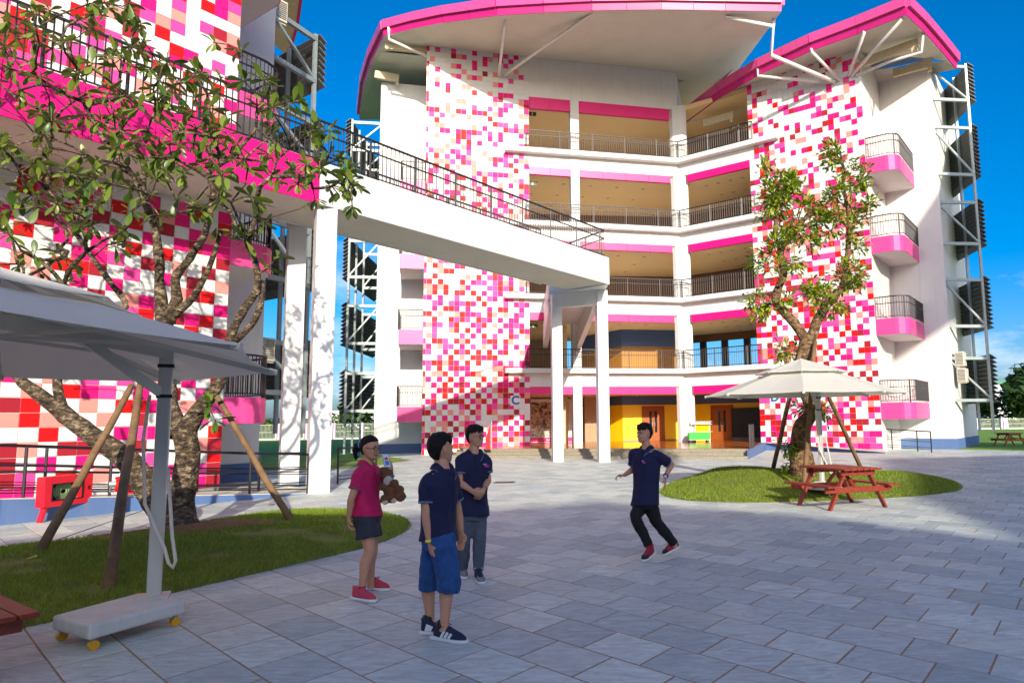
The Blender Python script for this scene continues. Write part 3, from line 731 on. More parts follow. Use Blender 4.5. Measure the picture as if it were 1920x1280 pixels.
# --- platform, steps, ramp
pf = [G(842, 858)[:2], G(1402, 861)[:2]]
fl, fr_ = Vector((*pf[0], 0)), Vector((*pf[1], 0))
dirf = (fr_-fl).normalized(); inn = Vector((-dirf.y, dirf.x, 0))
backR = FD.at(4.41, .02); backL = FC.at(1.72, .02)
for i in range(3):
    d = .34*i; a = fl+inn*d+dirf*d*.6; b = fr_+inn*d
    kk = [a, b, FD.at(4.9, .3)+Vector((0, 0, 0)), FD.at(4.41, .02), FC.at(15, -2), FC.at(6, .02), backL]
    s = obj('step', MB().prism([p[:2] for p in [a, b, b+(backR-b)*.999, (P_CD-CORN*.5), FC.at(5.95, .03), FC.at(1.72+.5*d, .03)]], 0 if i == 0 else .14*i-.01, .14*(i+1)-.004), 'step_stone', cblock)
d = 1.06
obj('lobby_floor', MB().prism([p[:2] for p in [fl+inn*d+dirf*d*.6, fr_+inn*d, backR-Vector((.02, 0, 0)), YD.at(6.6, -.3), YW.at(yc1, -1), YW.at(0, -5), FC.at(5.95, -10.3), FC.at(5.97, .04), FC.at(2.6, .04)]], .05, F0), 'floor_wood', cblock)
obj('side_wall', MB().prism([p[:2] for p in [fr_, fr_+dirf*.02, backR+Vector((.3, 0, 0)), backR]], 0, F0), 'plinth_blue', dblock)
# ramp along the foot of block D
r0, r1 = G(1442, 843), G(1660, 850)
rb0, rb1 = FD.at(4.42, .02), FD.at(10.9, .02)
obj('ramp', MB().prism([r0[:2], r1[:2], rb1[:2], rb0[:2]], 0, [F0-.02, .03, .05, F0-.02]), 'plinth_blue', dblock)
obj('ramp_floor', MB().prism([(r0+Vector((0, .06, 0)))[:2], (r1+Vector((0, .06, 0)))[:2], rb1[:2], rb0[:2]], [F0-.02, .03, .05, F0-.02], [F0+.004, .055, .075, F0+.004]), 'soffit', dblock)
def pipe_rail(parent_thing, ps, zs, h=.95):
    m = MB(); q = [p+UP*z for p, z in zip(ps, zs)]
    for k, r in ((h, .03), (h*.62, .014), (h*.5, .014), (h*.22, .014), (h*.12, .014)):
        for i in range(len(q)-1): m.tube([q[i]+UP*k, q[i+1]+UP*k], r, 6)
    obj('rails', m, 'dark_rail', parent_thing)
    pts = walk(q, 1.45)
    for p in pts+[q[-1]]:
        obj('post', MB().tube([p-UP*.02, p+UP*h], .028, 6), 'dark_rail', parent_thing)
rt = thing('handrail', 'dark pipe handrail along the ramp in front of the D tower', 'handrail', r0)
pipe_rail(rt, [G(1440, 838), G(1600, 843), G(1747, 848)], [F0, .2, .0], 1.0)
sg = thing('safety_gate', 'dark perforated metal gate at the right end of the entrance steps', 'gate', G(1405, 858))
ga, gb = fr_+inn*.9+UP*F0, fr_+inn*2.4+UP*F0
for i in range(2):
    p, q = ga+(gb-ga)*(.5*i), ga+(gb-ga)*(.5*i+.46)
    g = obj('gate_panel', MB().bar(p+UP*.52, q+UP*.52, .02, .9), 'black_cab', sg)
    m = MB(); m.bar(p, p+UP*1.05, .05, .05, Vector((0, 1, 0))); m.bar(q, q+UP*1.05, .05, .05, Vector((0, 1, 0))); m.bar(p+UP*1.03, q+UP*1.03, .04, .04); obj('gate_frame', m, 'dark_rail', g)

# ================================================================== ROOFS
def roof(par, front, left, right, back_z, wallpts, h=.85, n_pan=None):
    """front/left/right: fascia foot points. soffit spans from them to wallpts, the fascia is panelled"""
    s = MB(); m = len(front)
    for i in range(m-1): s.quad(front[i+1], front[i], wallpts[i], wallpts[i+1])
    cen = wallpts
    for i in range(len(left)-1): s._add([left[i+1], left[i], wallpts[0]], [(0, 1, 2)])
    for i in range(len(right)-1): s._add([right[i], right[i+1], wallpts[-1]], [(0, 1, 2)])
    s._add([left[-1], wallpts[0], wallpts[-1], right[-1]], [(0, 1, 2, 3)])
    so = obj('roof_soffit', s, 'soffit', par)
    top = MB(); ring = left[::-1]+front[1:-1]+right
    t2 = [p+UP*h*1.05 for p in ring]; c = sum(t2, Vector())/len(t2)+UP*.3
    for i in range(len(t2)): top._add([t2[i], t2[(i+1) % len(t2)], c], [(0, 1, 2)])
    rf = obj('roof', top, 'white_panel', par)
    path = ring
    # outward offset
    for i in range(len(path)-1):
        a, b = path[i], path[i+1]; d = b-a; L = d.length; nrm = Vector((d.y, -d.x, 0)).normalized()
        if (a-c).dot(nrm) < 0: nrm = -nrm
        k = max(1, round(L/2.0))
        for j in range(k):
            p, q = a+d*(j/k), a+d*((j+1)/k); e = (q-p).normalized()*.01; p = p+e; q = q-e
            lo = MB()._add([p, q, q+UP*h*.45+nrm*.06, p+UP*h*.45+nrm*.06, p-nrm*.05, q-nrm*.05, q+UP*h*.45-nrm*.05, p+UP*h*.45-nrm*.05], [(0, 1, 2, 3), (7, 6, 5, 4), (0, 3, 7, 4), (1, 5, 6, 2), (2, 6, 7, 3), (0, 4, 5, 1)])
            obj('fascia_foot', lo, 'fascia_dark', rf)
            hi = MB()._add([p+UP*h*.452+nrm*.2, q+UP*h*.452+nrm*.2, q+UP*h+nrm*.24, p+UP*h+nrm*.24, p+UP*h*.452-nrm*.04, q+UP*h*.452-nrm*.04, q+UP*h-nrm*.04, p+UP*h-nrm*.04], [(0, 1, 2, 3), (7, 6, 5, 4), (0, 3, 7, 4), (1, 5, 6, 2), (2, 6, 7, 3), (0, 4, 5, 1)])
            obj('fascia_panel', hi, 'fascia', rf)
    return rf
cz = [(720, 68, 23.6), (775, 54, 23.45), (830, 43, 23.2), (932, 29, 22.7), (1020, 24, 22.5), (1110, 20, 22.4), (1240, 18, 22.35), (1360, 20, 22.35), (1465, 22, 22.4)]
cfront = [G(x, y, z) for x, y, z in cz]
cleft = [cfront[0], G(695, 120, 23.65), G(681, 165, 23.65), G(674, 225, 23.65)]
cright = [cfront[-1], G(1380, 124, 23.2), G(1290, 228, 23.5)]
wp = [FC.at(-2.6+(19.2+2.6)*i/(len(cfront)-1), -.3 if 0 < i < 7 else -1.2, 23.5) for i in range(len(cfront))]
roof(cblock, cfront, cleft, cright, 24, wp)
dz = [(1424, 140, 20.9), (1520, 96, 20.9), (1608, 64, 20.9), (1700, 28, 20.9)]
dfront = [G(*p) for p in dz]
dleft = [dfront[0], G(1350, 183, 20.9), G(1283, 232, 20.9)]
dright = [dfront[-1], G(1732, 58, 20.9), G(1764, 94, 20.9), G(1794, 130, 20.9)]
wpd = [FD.at(3.4+(10.9)*i/3, -.3 if i < 3 else -4.2, 21.3) for i in range(4)]
roof(dblock, dfront, dleft, dright, 22, wpd)
# rainwater pipes and struts from roof edge to tower
def pipe(par, pts, r=.085, name='roof_pipe', m='white_paint'): obj(name, MB().tube(pts, r, 8), m, par, smooth=True)
def FCp(x, y, o=.08): a, z = FC.px(x, y, o); return FC.at(a, o, z)
def FDp(x, y, o=.08): a, z = FD.px(x, y, o); return FD.at(a, o, z)
pipe(cblock, [G(948, 12, 23.3), G(949, 28, 22.85), FCp(935, 143)])
pipe(cblock, [G(1113, 6, 23.1), G(1113, 22, 22.5), FCp(943, 143)])
pipe(cblock, [G(729, 50, 24), G(729, 74, 23.3), FCp(802, 107, .05)])
t1 = G(1361, 14, 23.0); t2 = G(1362, 33, 22.3); t3 = G(1450, 50, 22.0); t4 = G(1446, 104, 20.4)
pipe(cblock, [t1, t2, t3, t4, FDp(1565, 154)], .11); pipe(cblock, [G(1450, 28, 22.9), G(1450, 48, 22.1)], .1)
pipe(dblock, [G(1420, 122, 21.5), G(1421, 143, 20.8), FDp(1558, 155)])
pipe(dblock, [G(1519, 82, 21.4), G(1522, 98, 20.8), FDp(1575, 150)])
pipe(dblock, [G(1620, 48, 21.4), G(1620, 62, 20.8), FDp(1592, 142)])
pipe(dblock, [G(1690, 22, 21.3), G(1690, 38, 20.8), FDp(1597, 142)])
pipe(dblock, [G(1731, 55, 21.3), G(1729, 98, 19.8), G(1668, 116, 20.3), FDp(1605, 142)])
# cream roof beams under the overhang
def rbeam(par, fr, x0, y0, x1, y1, o, w=.3):
    a0, z0 = fr.px(x0, y0, o); a1, z1 = fr.px(x1, y1, o); p, q = fr.at(a0, o, z0), fr.at(a1, o, z1)
    b = obj('roof_beam', MB().bar(p, q, .22, .45), 'beam_cream', par)
    obj('beam_lamp', MB().bar(p+(q-p)*.88-UP*.3, p+(q-p)*.98-UP*.3, .2, .3), 'beam_cream', b)
rbeam(cblock, FC, 703, 140, 748, 148, RC+.4); rbeam(cblock, FC, 1238, 140, 1360, 150, -1.0); rbeam(cblock, FC, 722, 86, 800, 94, -.3)
rbeam(dblock, FD, 1675, 138, 1748, 118, RD+.5); rbeam(dblock, FD, 1614, 120, 1722, 80, -.2); rbeam(dblock, FD, 1320, 232, 1376, 216, -1.5)
obj('ceiling', MB().prism(gpoly(FD, 0, -9, -.3), 20.95, 21.25), 'ceiling', dblock)
_a, _b = P_CD-CORN*5.2, FD.at(4.38, -6.45)
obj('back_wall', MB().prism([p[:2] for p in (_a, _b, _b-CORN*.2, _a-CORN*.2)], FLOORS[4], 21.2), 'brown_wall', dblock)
# ================================================================== BLOCK A (near left) AND THE FOOTBRIDGE
ablock = thing('school_building', 'near left school block with big pink tiles and hot pink walkway', 'building', FA.at(-5, -1, 0))
mwa = obj('mosaic_wall', MB().fbox(FA, -14, -1.25, -12, 0, 0, 22), 'grout', ablock)
tiles(mwa, FA, -14, -1.25, .17, 22, .35, .305, keep=lambda a, z: not 7.2 < z < 8.45 and a > -9.6)
RA = -3.2
obj('wall', MB().fbox(FA, -1.25, 1.62, RA-8, RA, .3, 22), 'white_paint', ablock)
obj('plinth', MB().fbox(FA, -1.25, 1.66, RA-8.03, RA+.03, 0, .55), 'navy', ablock)
for k in range(4):
    balcony(ablock, FA, [(-1.25, -.02)]+arc(-.62, -.95, .93, 90, 0, 6)+[(.31, RA), (-1.25, RA)], 2.42+4.12*k, .68)
def apanel(a0, a1, z0, z1, m_, nm, par, o=2.4, th=.05, n=None):
    n = n or max(1, round((a1-a0)/1.28))
    for i in range(n):
        obj(nm, MB().fbox(FA, a0+(a1-a0)*i/n+.009, a0+(a1-a0)*(i+1)/n-.009, o-th, o, z0, z1), m_, par)
BZ0, BZ1 = 7.25, 8.36
wk = obj('walkway', MB().fbox(FA, -12, -.305, 0.02, 2.34, BZ0+.03, BZ1-.04), 'soffit', ablock)
apanel(-12, -.305, BZ0, BZ1, 'pink_band', 'pink_panel', wk)
lm = MB()
for i in range(6):
    q = FA.at(-10.3+i*1.75, 1.25, 0); lm.prism([(q.x+.09*math.cos(R(45*e)), q.y+.09*math.sin(R(45*e))) for e in range(8)], BZ0+.012, BZ0+.032)
obj('downlights', lm, 'lamp_white', wk, kind='stuff')
rail_parts(ablock, [FA.at(-12, 2.3, BZ1), FA.at(-.34, 2.3, BZ1)], 1.15, .145, 1.45, .72, .022)
# roof edge of block A
ra = [G(572, -30, 20), G(566, 8, 20), G(561, 45, 20), G(543, 110, 20)]
rb = MB(); rs = MB()
for i in range(3):
    rb._add([ra[i], ra[i+1], ra[i+1]+UP*.8, ra[i]+UP*.8]+[q+Vector((-.12, -.05, 0)) for q in (ra[i], ra[i+1], ra[i+1]+UP*.8, ra[i]+UP*.8)], [(0, 1, 2, 3), (7, 6, 5, 4), (0, 3, 7, 4), (1, 5, 6, 2), (3, 2, 6, 7), (4, 5, 1, 0)])
back = [FA.at(1.4, -1.0, 20.2), FA.at(1.5, RA, 20.2), FA.at(1.5, RA-3, 20.2), FA.at(1.5, RA-7, 20.2)]
for i in range(3): rs.quad(ra[i], back[i], back[i+1], ra[i+1])
obj('roof_soffit', rs, 'beam_cream', ablock); obj('roof_fascia', rb, 'fascia_dark', ablock)

bridge = thing('footbridge', 'white panelled footbridge on square white columns with black railings crossing the courtyard', 'footbridge', FA0.at(0, 0, 0))
E_ = FA0.at(13.2, 0)
obj('deck', MB().fbox(FA0, -.30, 13.17, -2.2, -.06, BZ0+.05, BZ1-.05), 'soffit', bridge)
apanel(-.295, 13.2, BZ0, BZ1, 'white_panel', 'cladding_panel', bridge, 2.4, .055, 12)
apanel(-.295, 11.4, BZ0, BZ1, 'white_panel', 'cladding_panel', bridge, .24, .055, 9)
n = 7
for i in range(n):
    obj('soffit_panel', MB().fbox(FA0, -.29+13.2*i/n+.005, -.29+13.2*(i+1)/n-.005, -2.1, -.06, BZ0+.012, BZ0+.045), 'soffit', bridge)
obj('edge_trim', MB().fbox(FA0, -.3, 11.4, -2.16, -2.1, BZ0-.02, BZ0+.045), 'white_panel', bridge)
lq = [Vector((-1.62, 30.75, 0)), E_+FA0.n*-.03, FC.at(9.0, .46), FC.at(6.7, .46)]
ld = obj('landing', MB().prism([p[:2] for p in lq], BZ0+.02, BZ1-.02), 'white_panel', bridge)
for p, q in ((lq[0]+Vector((.15, 0, 0)), lq[3]+FC.c*.15), (lq[1]-FC.c*.35, lq[2]-FC.c*.2)):
    m = MB(); w = FC.c*.13
    a, b = p+(q-p)*.14, q-FC.n*.44
    m._add([a-w+UP*BZ0, b-w+UP*BZ0, b-w+UP*(BZ0-1.35), a-w+UP*(BZ0-.55), a+w+UP*BZ0, b+w+UP*BZ0, b+w+UP*(BZ0-1.35), a+w+UP*(BZ0-.55)], [(3, 2, 1, 0), (4, 5, 6, 7), (0, 1, 5, 4), (1, 2, 6, 5), (2, 3, 7, 6), (3, 0, 4, 7)])
    obj('haunch_beam', m, 'white_panel', bridge)
obj('cross_beam', MB().bar(Vector((-1.2, 30.5, BZ0-.3)), Vector((.75, 29.85, BZ0-.3)), .34, .62), 'white_panel', bridge)
def bcol(p, w, fr, zt):
    c = (p-fr.p); a, o = c.dot(fr.c), c.dot(fr.n)
    k = obj('column', MB().fbox(fr, a-w/2, a+w/2, o-w/2, o+w/2, -.02, zt), 'white_panel', bridge); bevel(k, .012, 1); return k
bcol(FA0.at(.12, -.32), .5, Frame((0, 0), 30), BZ0+.01)
bcol(G(540, 913), .48, Frame((0, 0), 30), BZ0+.4)
bcol(Vector((-1.28, 30.62, 0)), .44, FC, BZ0+.01); bcol(Vector((.68, 29.92, 0)), .46, FC, BZ0+.01)
rail_parts(bridge, [FA0.at(-.3, -.1, BZ1), FA0.at(13.0, -.1, BZ1), Vector((-1.0, 30.75, BZ1)), FC.at(6.9, .5, BZ1)], 1.12, .145, 1.62, .7, .022, split=True)
rail_parts(bridge, [FA0.at(-.3, -2.1, BZ1), FA0.at(11.3, -2.1, BZ1)], 1.12, .145, 1.62, .7, .022)

# ramp at the foot of block A
def RZ(p): return .0+.45*max(0, min(1, (-.45-(p-FA0.p).dot(FA0.c))/6.0))
rp_ = [G(575, 926), G(415, 941), G(200, 963), G(0, 985), G(-250, 1018)]
rk = [FA.at(-9.5, .02), FA.at(-1.25, .02), FA0.at(.6, -2.0)]
def toprow(p): return RZ(p)
ring = [p for p in rp_]+rk
top_z = [RZ(p)+.02 for p in ring]
obj('ramp', MB().prism([p[:2] for p in ring], -.01, [z-.012 for z in top_z]), 'plinth_blue', ablock)
rim = [p*(1) for p in ring]
obj('ramp_floor', MB().prism([(p[0]-.012, p[1]+.012) for p in ring], [z-.011 for z in top_z], [z+.006 for z in top_z]), 'soffit', ablock)
h1 = thing('handrail', 'long dark pipe handrail on the ramp below the near left tiled wall', 'handrail', rp_[0], 'ramp handrails of the left block')
pr = [p+FA0.n*-.12 for p in (rp_[0]+FA0.c*.1, rp_[1], rp_[2], rp_[3], rp_[4])]
pipe_rail(h1, pr, [RZ(p) for p in pr], .95)
h2 = thing('handrail', 'inner dark pipe handrail close to the near left tiled wall', 'handrail', FA0.at(0, -1.3), 'ramp handrails of the left block')
pr = [FA0.at(.55, -1.15), FA0.at(-1.2, -1.25), FA0.at(-6.5, -1.55), FA0.at(-8.5, -1.6)]
pipe_rail(h2, pr, [RZ(p) for p in pr], .95)
h3 = thing('handrail', 'short dark pipe handrail right of the footbridge column behind the girl', 'handrail', G(633, 907))
pipe_rail(h3, [G(633, 907), G(705, 897)], [0, 0], 1.0)

# ================================================================== LOUVRE SCREENS, AIR CONDITIONERS
def louvre(label, N, head, L, wall_pt, levels, zlo, posts=(.15, 1.8, 3.6)):
    """slat panels run from the near end N away along head; struts and posts tie them to the block end at wall_pt"""
    t = thing('louvre_screen', label, 'louvre screen', (N.x, N.y, 0), 'louvre screens on the block ends')
    h = R(head); e = Vector((math.cos(h), math.sin(h), 0)); w = Vector((wall_pt.x-N.x, wall_pt.y-N.y, 0)); n = Vector((-e.y, e.x, 0))
    if n.dot(w) > 0: n = -n                                   # outwards, away from the wall
    wd = w.normalized(); zhi = max(l[1] for l in levels)
    for k, q in enumerate(posts):
        p = N+e*q-n*(.22); obj('post', MB().bar(p+UP*zlo, p+UP*zhi, .12, .12, n), 'steel', t)
    for z0, z1 in levels:
        m_ = max(5, int((z1-z0)/.22)); y = (n*.1+UP*.13).normalized()*.016; x = n*.15-UP*.11
        for i in range(m_):
            z = z0+(z1-z0)*(i+.5)/m_; p, q = N+UP*z, N+e*L+UP*z; m = MB()
            m._add([p-x-y, q-x-y, q+x-y, p+x-y, p-x+y, q-x+y, q+x+y, p+x+y], [(3, 2, 1, 0), (4, 5, 6, 7), (0, 1, 5, 4), (1, 2, 6, 5), (2, 3, 7, 6), (3, 0, 4, 7)])
            obj('slat', m, 'slat', t)
        for q in (.3, L*.5, L-.3):
            obj('slat_rail', MB().bar(N+e*q-n*.13+UP*(z0-.05), N+e*q-n*.13+UP*(z1+.05), .05, .09, n), 'steel', t)
        for q in (.15, posts[-1]):
            a = N+e*q-n*.22; b = a+wd*(w.length-.2 if q < 1 else w.length*.8)
            for z in (z0+.12, z1-.2): obj('strut', MB().bar(a+UP*z, b+UP*z, .14, .16), 'steel', t)
            obj('brace', MB().bar(a+UP*(z0+.2), b+UP*(z1-.3), .09, .09), 'steel', t)
    return t
def lev(N, ys, x):
    out = []
    for y0, y1 in ys:
        d = N.y; out.append((W(x, y1, d).z, W(x, y0, d).z))
    return out
Wd = FD.at(13.55, RD); q = W(1843, 415, Wd.y+.3); ND = Vector((q.x, q.y, 0))
louvre('dark louvre panels on a tall steel frame at the far right by open sky', ND, 84, 8.0, Wd, lev(ND, ((117, 190), (232, 330), (372, 460), (517, 615), (664, 754)), 1843), .9)
Wc = FC.at(-2.72, RC); q = W(646, 500, Wc.y-.3); NC = Vector((q.x, q.y, 0))
louvre('dark louvre panels left of the C tower seen beyond the bridge columns', NC, 93.6, 8.0, Wc, lev(NC, ((222, 283), (444, 522), (566, 647), (693, 774)), 646), .0)
Wa = FA.at(1.62, RA); q = FA.at(FA.px(604, 150, RA-.5)[0], RA-.5); NA = Vector((q.x, q.y, 0))
louvre('dark louvre panels on a steel frame beside the near left block above the bridge start', NA, 145, 6.0, Wa, [(FA.px(612, b, RA-.5)[1], FA.px(612, a, RA-.5)[1]) for a, b in ((70, 165),)]+[(FA.px(604, b, RA-.5)[1], FA.px(604, a, RA-.5)[1]) for a, b in ((225, 315), (430, 545), (640, 745))], 1.4)
def ac_unit(label, fr, a, o, z):
    t = thing('air_conditioner', label, 'air conditioner', fr.at(a, o, z))
    bevel(obj('casing', MB().fbox(fr, a-.22, a+.22, o-.9, o, z, z+.75), 'ac_white', t), .02)
    g = MB()
    for i in range(9): g.fbox(fr, a-.17, a+.17, o, o+.02, z+.08+i*.07, z+.11+i*.07)
    obj('grille', g, 'slat', t)
    obj('bracket', MB().bar(fr.at(a-.2, o-.1, z-.03), fr.at(a+.22, o-.1, z-.03), .05, .05), 'ac_white', t)
ac_unit('upper cream air conditioner unit on the right end of the right block', FD, 13.9, RD-.3, FD.px(1790, 685, RD)[1])
ac_unit('lower cream air conditioner unit on the right end of the right block', FD, 13.95, RD-.3, FD.px(1793, 716, RD)[1])
ac_unit('cream air conditioner unit on the end wall behind the upper tree limb', FA, 1.95, RA-.2, FA.px(498, 675, RA)[1])
ac_unit('cream air conditioner unit high on the left block under its roof', FA, 1.95, RA-.2, FA.px(523, 30, RA)[1])

# ================================================================== UMBRELLAS
def umbrella(label, c, Rr, ph, z, rise, tilt, pole, base_pts, base_z, foot_rz):
    t = thing('umbrella', label, 'umbrella', (pole.x, pole.y, 0), 'cantilever umbrellas in the courtyard')
    C0 = Vector((c[0], c[1], 0))
    def P(k, r, h): a = ph+k*math.pi/4; x, y = r*math.cos(a), r*math.sin(a); return Vector((c[0]+x, c[1]+y, z+h+tilt[0]*x+tilt[1]*y))
    ri, hi = Rr*.42, rise*.62
    def cloth(r0, h0, r1, h1, sag, name, m_):
        b = MB(); K = 5; th = .006; vs = []
        for side in (0, 1):
            for j in range(K+1):
                u = j/K
                for k in range(8):
                    for q in range(4):
                        e = q/4; p0 = P(k, r0+(r1-r0)*u, h0+(h1-h0)*u); p1 = P(k+1, r0+(r1-r0)*u, h0+(h1-h0)*u)
                        s_ = sag*math.sin(math.pi*e)*math.sin(math.pi*min(1, u*.8+.15)); p = p0+(p1-p0)*e; d = (C0-Vector((p.x, p.y, 0)))
                        vs.append(p+d*(.035*math.sin(math.pi*e)*(1-u))-UP*(s_+th*side))
        n = 32; off = (K+1)*n
        fs = [(j*n+i, j*n+(i+1) % n, (j+1)*n+(i+1) % n, (j+1)*n+i) for j in range(K) for i in range(n)]
        fs += [(off+(j+1)*n+i, off+(j+1)*n+(i+1) % n, off+j*n+(i+1) % n, off+j*n+i) for j in range(K) for i in range(n)]
        fs += [(off+i, off+(i+1) % n, (i+1) % n, i) for i in range(n)]
        b._add(vs, fs); return obj(name, b, m_, t, smooth=False)
    cloth(Rr, 0, ri*.9, rise*.64, .025, 'canopy', 'canvas')
    cloth(ri*1.12, rise*.68, .05, rise*1.12, .015, 'vent_canopy', 'canvas')
    hub = P(0, 0, rise*.5); 
    obj('hub', MB().tube([P(0, 0, rise*.18), P(0, 0, rise*1.14)], .035, 10), 'alu', t)
    for k in range(8):
        rb = obj('rib', MB().bar(P(k, .05, rise*.60), P(k, Rr*.985, -.02), .03, .045), 'alu', t)
        obj('stay', MB().bar(P(k, .06, rise*.2), P(k, Rr*.52, rise*.27), .022, .03), 'alu', rb)
        obj('vent_rib', MB().bar(P(k, .05, rise*1.04), P(k, ri*1.1, rise*.66), .02, .03), 'alu', rb)
        obj('rib_cap', MB().bar(P(k, Rr*.965, .0), P(k, Rr*1.0, -.012), .05, .05), 'canvas', rb)
    ptop = pole+UP*(z+.14)
    pole_o = obj('pole', MB().bar(pole+UP*.2, ptop, .075, .11, Vector((math.cos(foot_rz), math.sin(foot_rz), 0))), 'alu', t); bevel(pole_o, .012)
    for h in (z-.05, z-.32): obj('clamp', MB().bar(pole+UP*(h-.015), pole+UP*(h+.015), .088, .125, Vector((math.cos(foot_rz), math.sin(foot_rz), 0))), 'black_plastic', pole_o)
    top = P(0, 0, rise*.42)
    obj('arm', MB().bar(ptop-UP*.06, top, .06, .12), 'alu', t)
    mid = ptop-UP*.45; obj('arm_brace', MB().bar(mid, ptop+(top-ptop)*.55-UP*.02, .05, .08), 'alu', t)
    h = pole+Vector((.1, -.03, 0))
    obj('crank_strap', MB().tube([mid+Vector((-.09, -.07, 0)), h+Vector((-.2, -.08, 1.55)), h+Vector((-.16, -.07, 1.0)), h+Vector((.02, -.05, .62)), h+Vector((.06, -.05, .5)), h+Vector((.1, -.05, .46)), h+Vector((.12, -.05, .52)), h+Vector((.08, -.05, .72)), h+Vector((.0, -.03, 1.3))], .014, 6), 'canvas', t, smooth=True)
    bp = [Vector(p) for p in base_pts]
    b = obj('base_slab', MB().prism([p[:2] for p in bp], base_z, base_z+.11), 'concrete', t); bevel(b, .02)
    obj('foot_plate', MB().bar(pole+UP*(base_z+.10), pole+UP*(base_z+.13), .24, .24, Vector((math.cos(foot_rz), math.sin(foot_rz), 0))), 'alu', t)
    cc_ = sum((Vector((p[0], p[1], 0)) for p in bp), Vector())/len(bp)
    for p in bp:
        q = Vector((p[0], p[1], 0)); q = q+(cc_-q)*.16
        w = obj('caster', MB().tube([q+Vector((-.018, .01, .037)), q+Vector((.018, -.01, .037))], .037, 12), 'caster', t)
        obj('fork', MB().bar(q+UP*.037, q+UP*(base_z+.005), .045, .024), 'steel', w)
    return t
bz = .09
def bpts(ps): return [G(x, y, bz+.11) for x, y in ps]
_p = G(288, 1119, bz+.11); umbrella('near left white cantilever umbrella with a long white wheeled base slab', (-4.57, 5.37), 2.08, -.13, 2.25, .58, (-.011, -.052), Vector((_p.x, _p.y, 0)), bpts([(98, 1153), (168, 1172), (349, 1124), (262, 1110)]), bz, R(25))
umbrella('white cantilever umbrella in the sun behind the red picnic table', (4.63, 15.16), 2.08, -.285, 2.18, .68, (0, .003), Vector((5.15, 15.75, 0)), [(4.62, 15.35), (5.0, 14.85), (5.55, 15.5), (5.15, 16.05)], .17, R(40))

# ================================================================== PICNIC TABLES
def picnic(label, c, rz, group):
    t = thing('picnic_table', label, 'picnic table', c, group, rz)
    B = Matrix.Translation(Vector(c)) @ Matrix.Rotation(rz, 4, 'Z')
    def add(nm, m, par=t): 
        me = m.mesh(nm, 'table_wood'); me.transform(B); o = bpy.data.objects.new(nm, me); link(o, par); bevel(o, .006, 1); return o
    for i in range(6):
        x = -.36+.144*i; add('top_plank', MB().box(x-.064, x+.064, -.66, .66, .715, .75))
    for s in (-1, 1):
        for i in range(2):
            x = s*(.62+.125*i); add('seat_plank', MB().box(x-.056, x+.056, -.66, .66, .415, .45))
        y = .45*s
        for k in (-1, 1):
            add('leg', MB().bar((k*.64, y, -.01), (k*.26, y, .7), .04, .1, Vector((0, 1, 0))))
        add('seat_bearer', MB().bar((-.75, y+.045*s, .36), (.75, y+.045*s, .36), .045, .1))
        add('top_bearer', MB().bar((-.38, y+.045*s, .66), (.38, y+.045*s, .66), .045, .09))
        add('brace', MB().bar((0, y-.04*s, .38), (0, .08*s, .68), .04, .07, Vector((1, 0, 0))))
    return t
pt = picnic('red brown wooden picnic table in the sun beside the grass mound', (4.83, 13.72, .0), R(20), 'wooden picnic tables')
lx = G(76, 1146, .45); ly = G(0, 1113, .45); dd = (ly-lx).normalized(); rz2 = math.atan2(dd.y, dd.x)-math.pi/2
cpos = lx+dd*.66+Vector((-dd.y, dd.x, 0))*.80
dup_tree(pt, (cpos.x, cpos.y, .0), rz2, 'dark wooden picnic table at the left edge near the umbrella base')
dup_tree(pt, (*G(1893, 836)[:2], 0), R(5), 'distant wooden picnic table in shade on the far lawn at right')

# ================================================================== SMALL THINGS
def hose_cabinet():
    p, q = G(78, 980), G(168, 966); d = (q-p).normalized(); fr = Frame(p, math.degrees(math.atan2(d.y, d.x))); w = (q-p).length
    t = thing('fire_hose_cabinet', 'red fire hose cabinet on legs with a glass window and rolled green hose', 'fire hose cabinet', p)
    z0, z1 = .26, .80
    b = MB(); e = .14
    b.fbox(fr, 0, e, -.16, .02, z0, z1).fbox(fr, w-e-.06, w, -.16, .02, z0, z1).fbox(fr, e, w-e-.06, -.16, .02, z0, z0+.1).fbox(fr, e, w-e-.06, -.16, .02, z1-.13, z1).fbox(fr, e, w-e-.06, -.17, -.15, z0+.1, z1-.13)
    obj('case', b, 'red_paint', t)
    for a in (.04, w-.1): obj('leg', MB().bar(fr.at(a-.03, -.06, 0), fr.at(a+.05, -.06, z0), .05, .09, fr.n), 'red_paint', t)
    fm = MB(); fm.fbox(fr, e, e+.02, .0, .03, z0+.1, z1-.13).fbox(fr, w-e-.08, w-e-.06, .0, .03, z0+.1, z1-.13).fbox(fr, e+.02, w-e-.08, .0, .03, z0+.1, z0+.12).fbox(fr, e+.02, w-e-.08, .0, .03, z1-.15, z1-.13)
    obj('window_frame', fm, 'black_plastic', t)
    obj('back_panel', MB().fbox(fr, e+.002, w-e-.062, -.148, -.14, z0+.102, z1-.132), 'black_cab', t)
    c = fr.at((e+w-e-.06)/2, -.08, (z0+z1)/2-.02); h = MB()
    for k in range(4):
        rr = .055+.032*k; pts = [c+fr.c*(rr*1.35*math.cos(R(a)))+UP*(rr*math.sin(R(a))) for a in range(0, 361, 20)]; h.tube(pts, .017, 6, False)
    obj('hose', h, 'green_hose', t, smooth=True)
    obj('lock', MB().fbox(fr, w-.1, w-.07, .02, .035, z0+.25, z0+.32), 'black_plastic', t)
hose_cabinet()
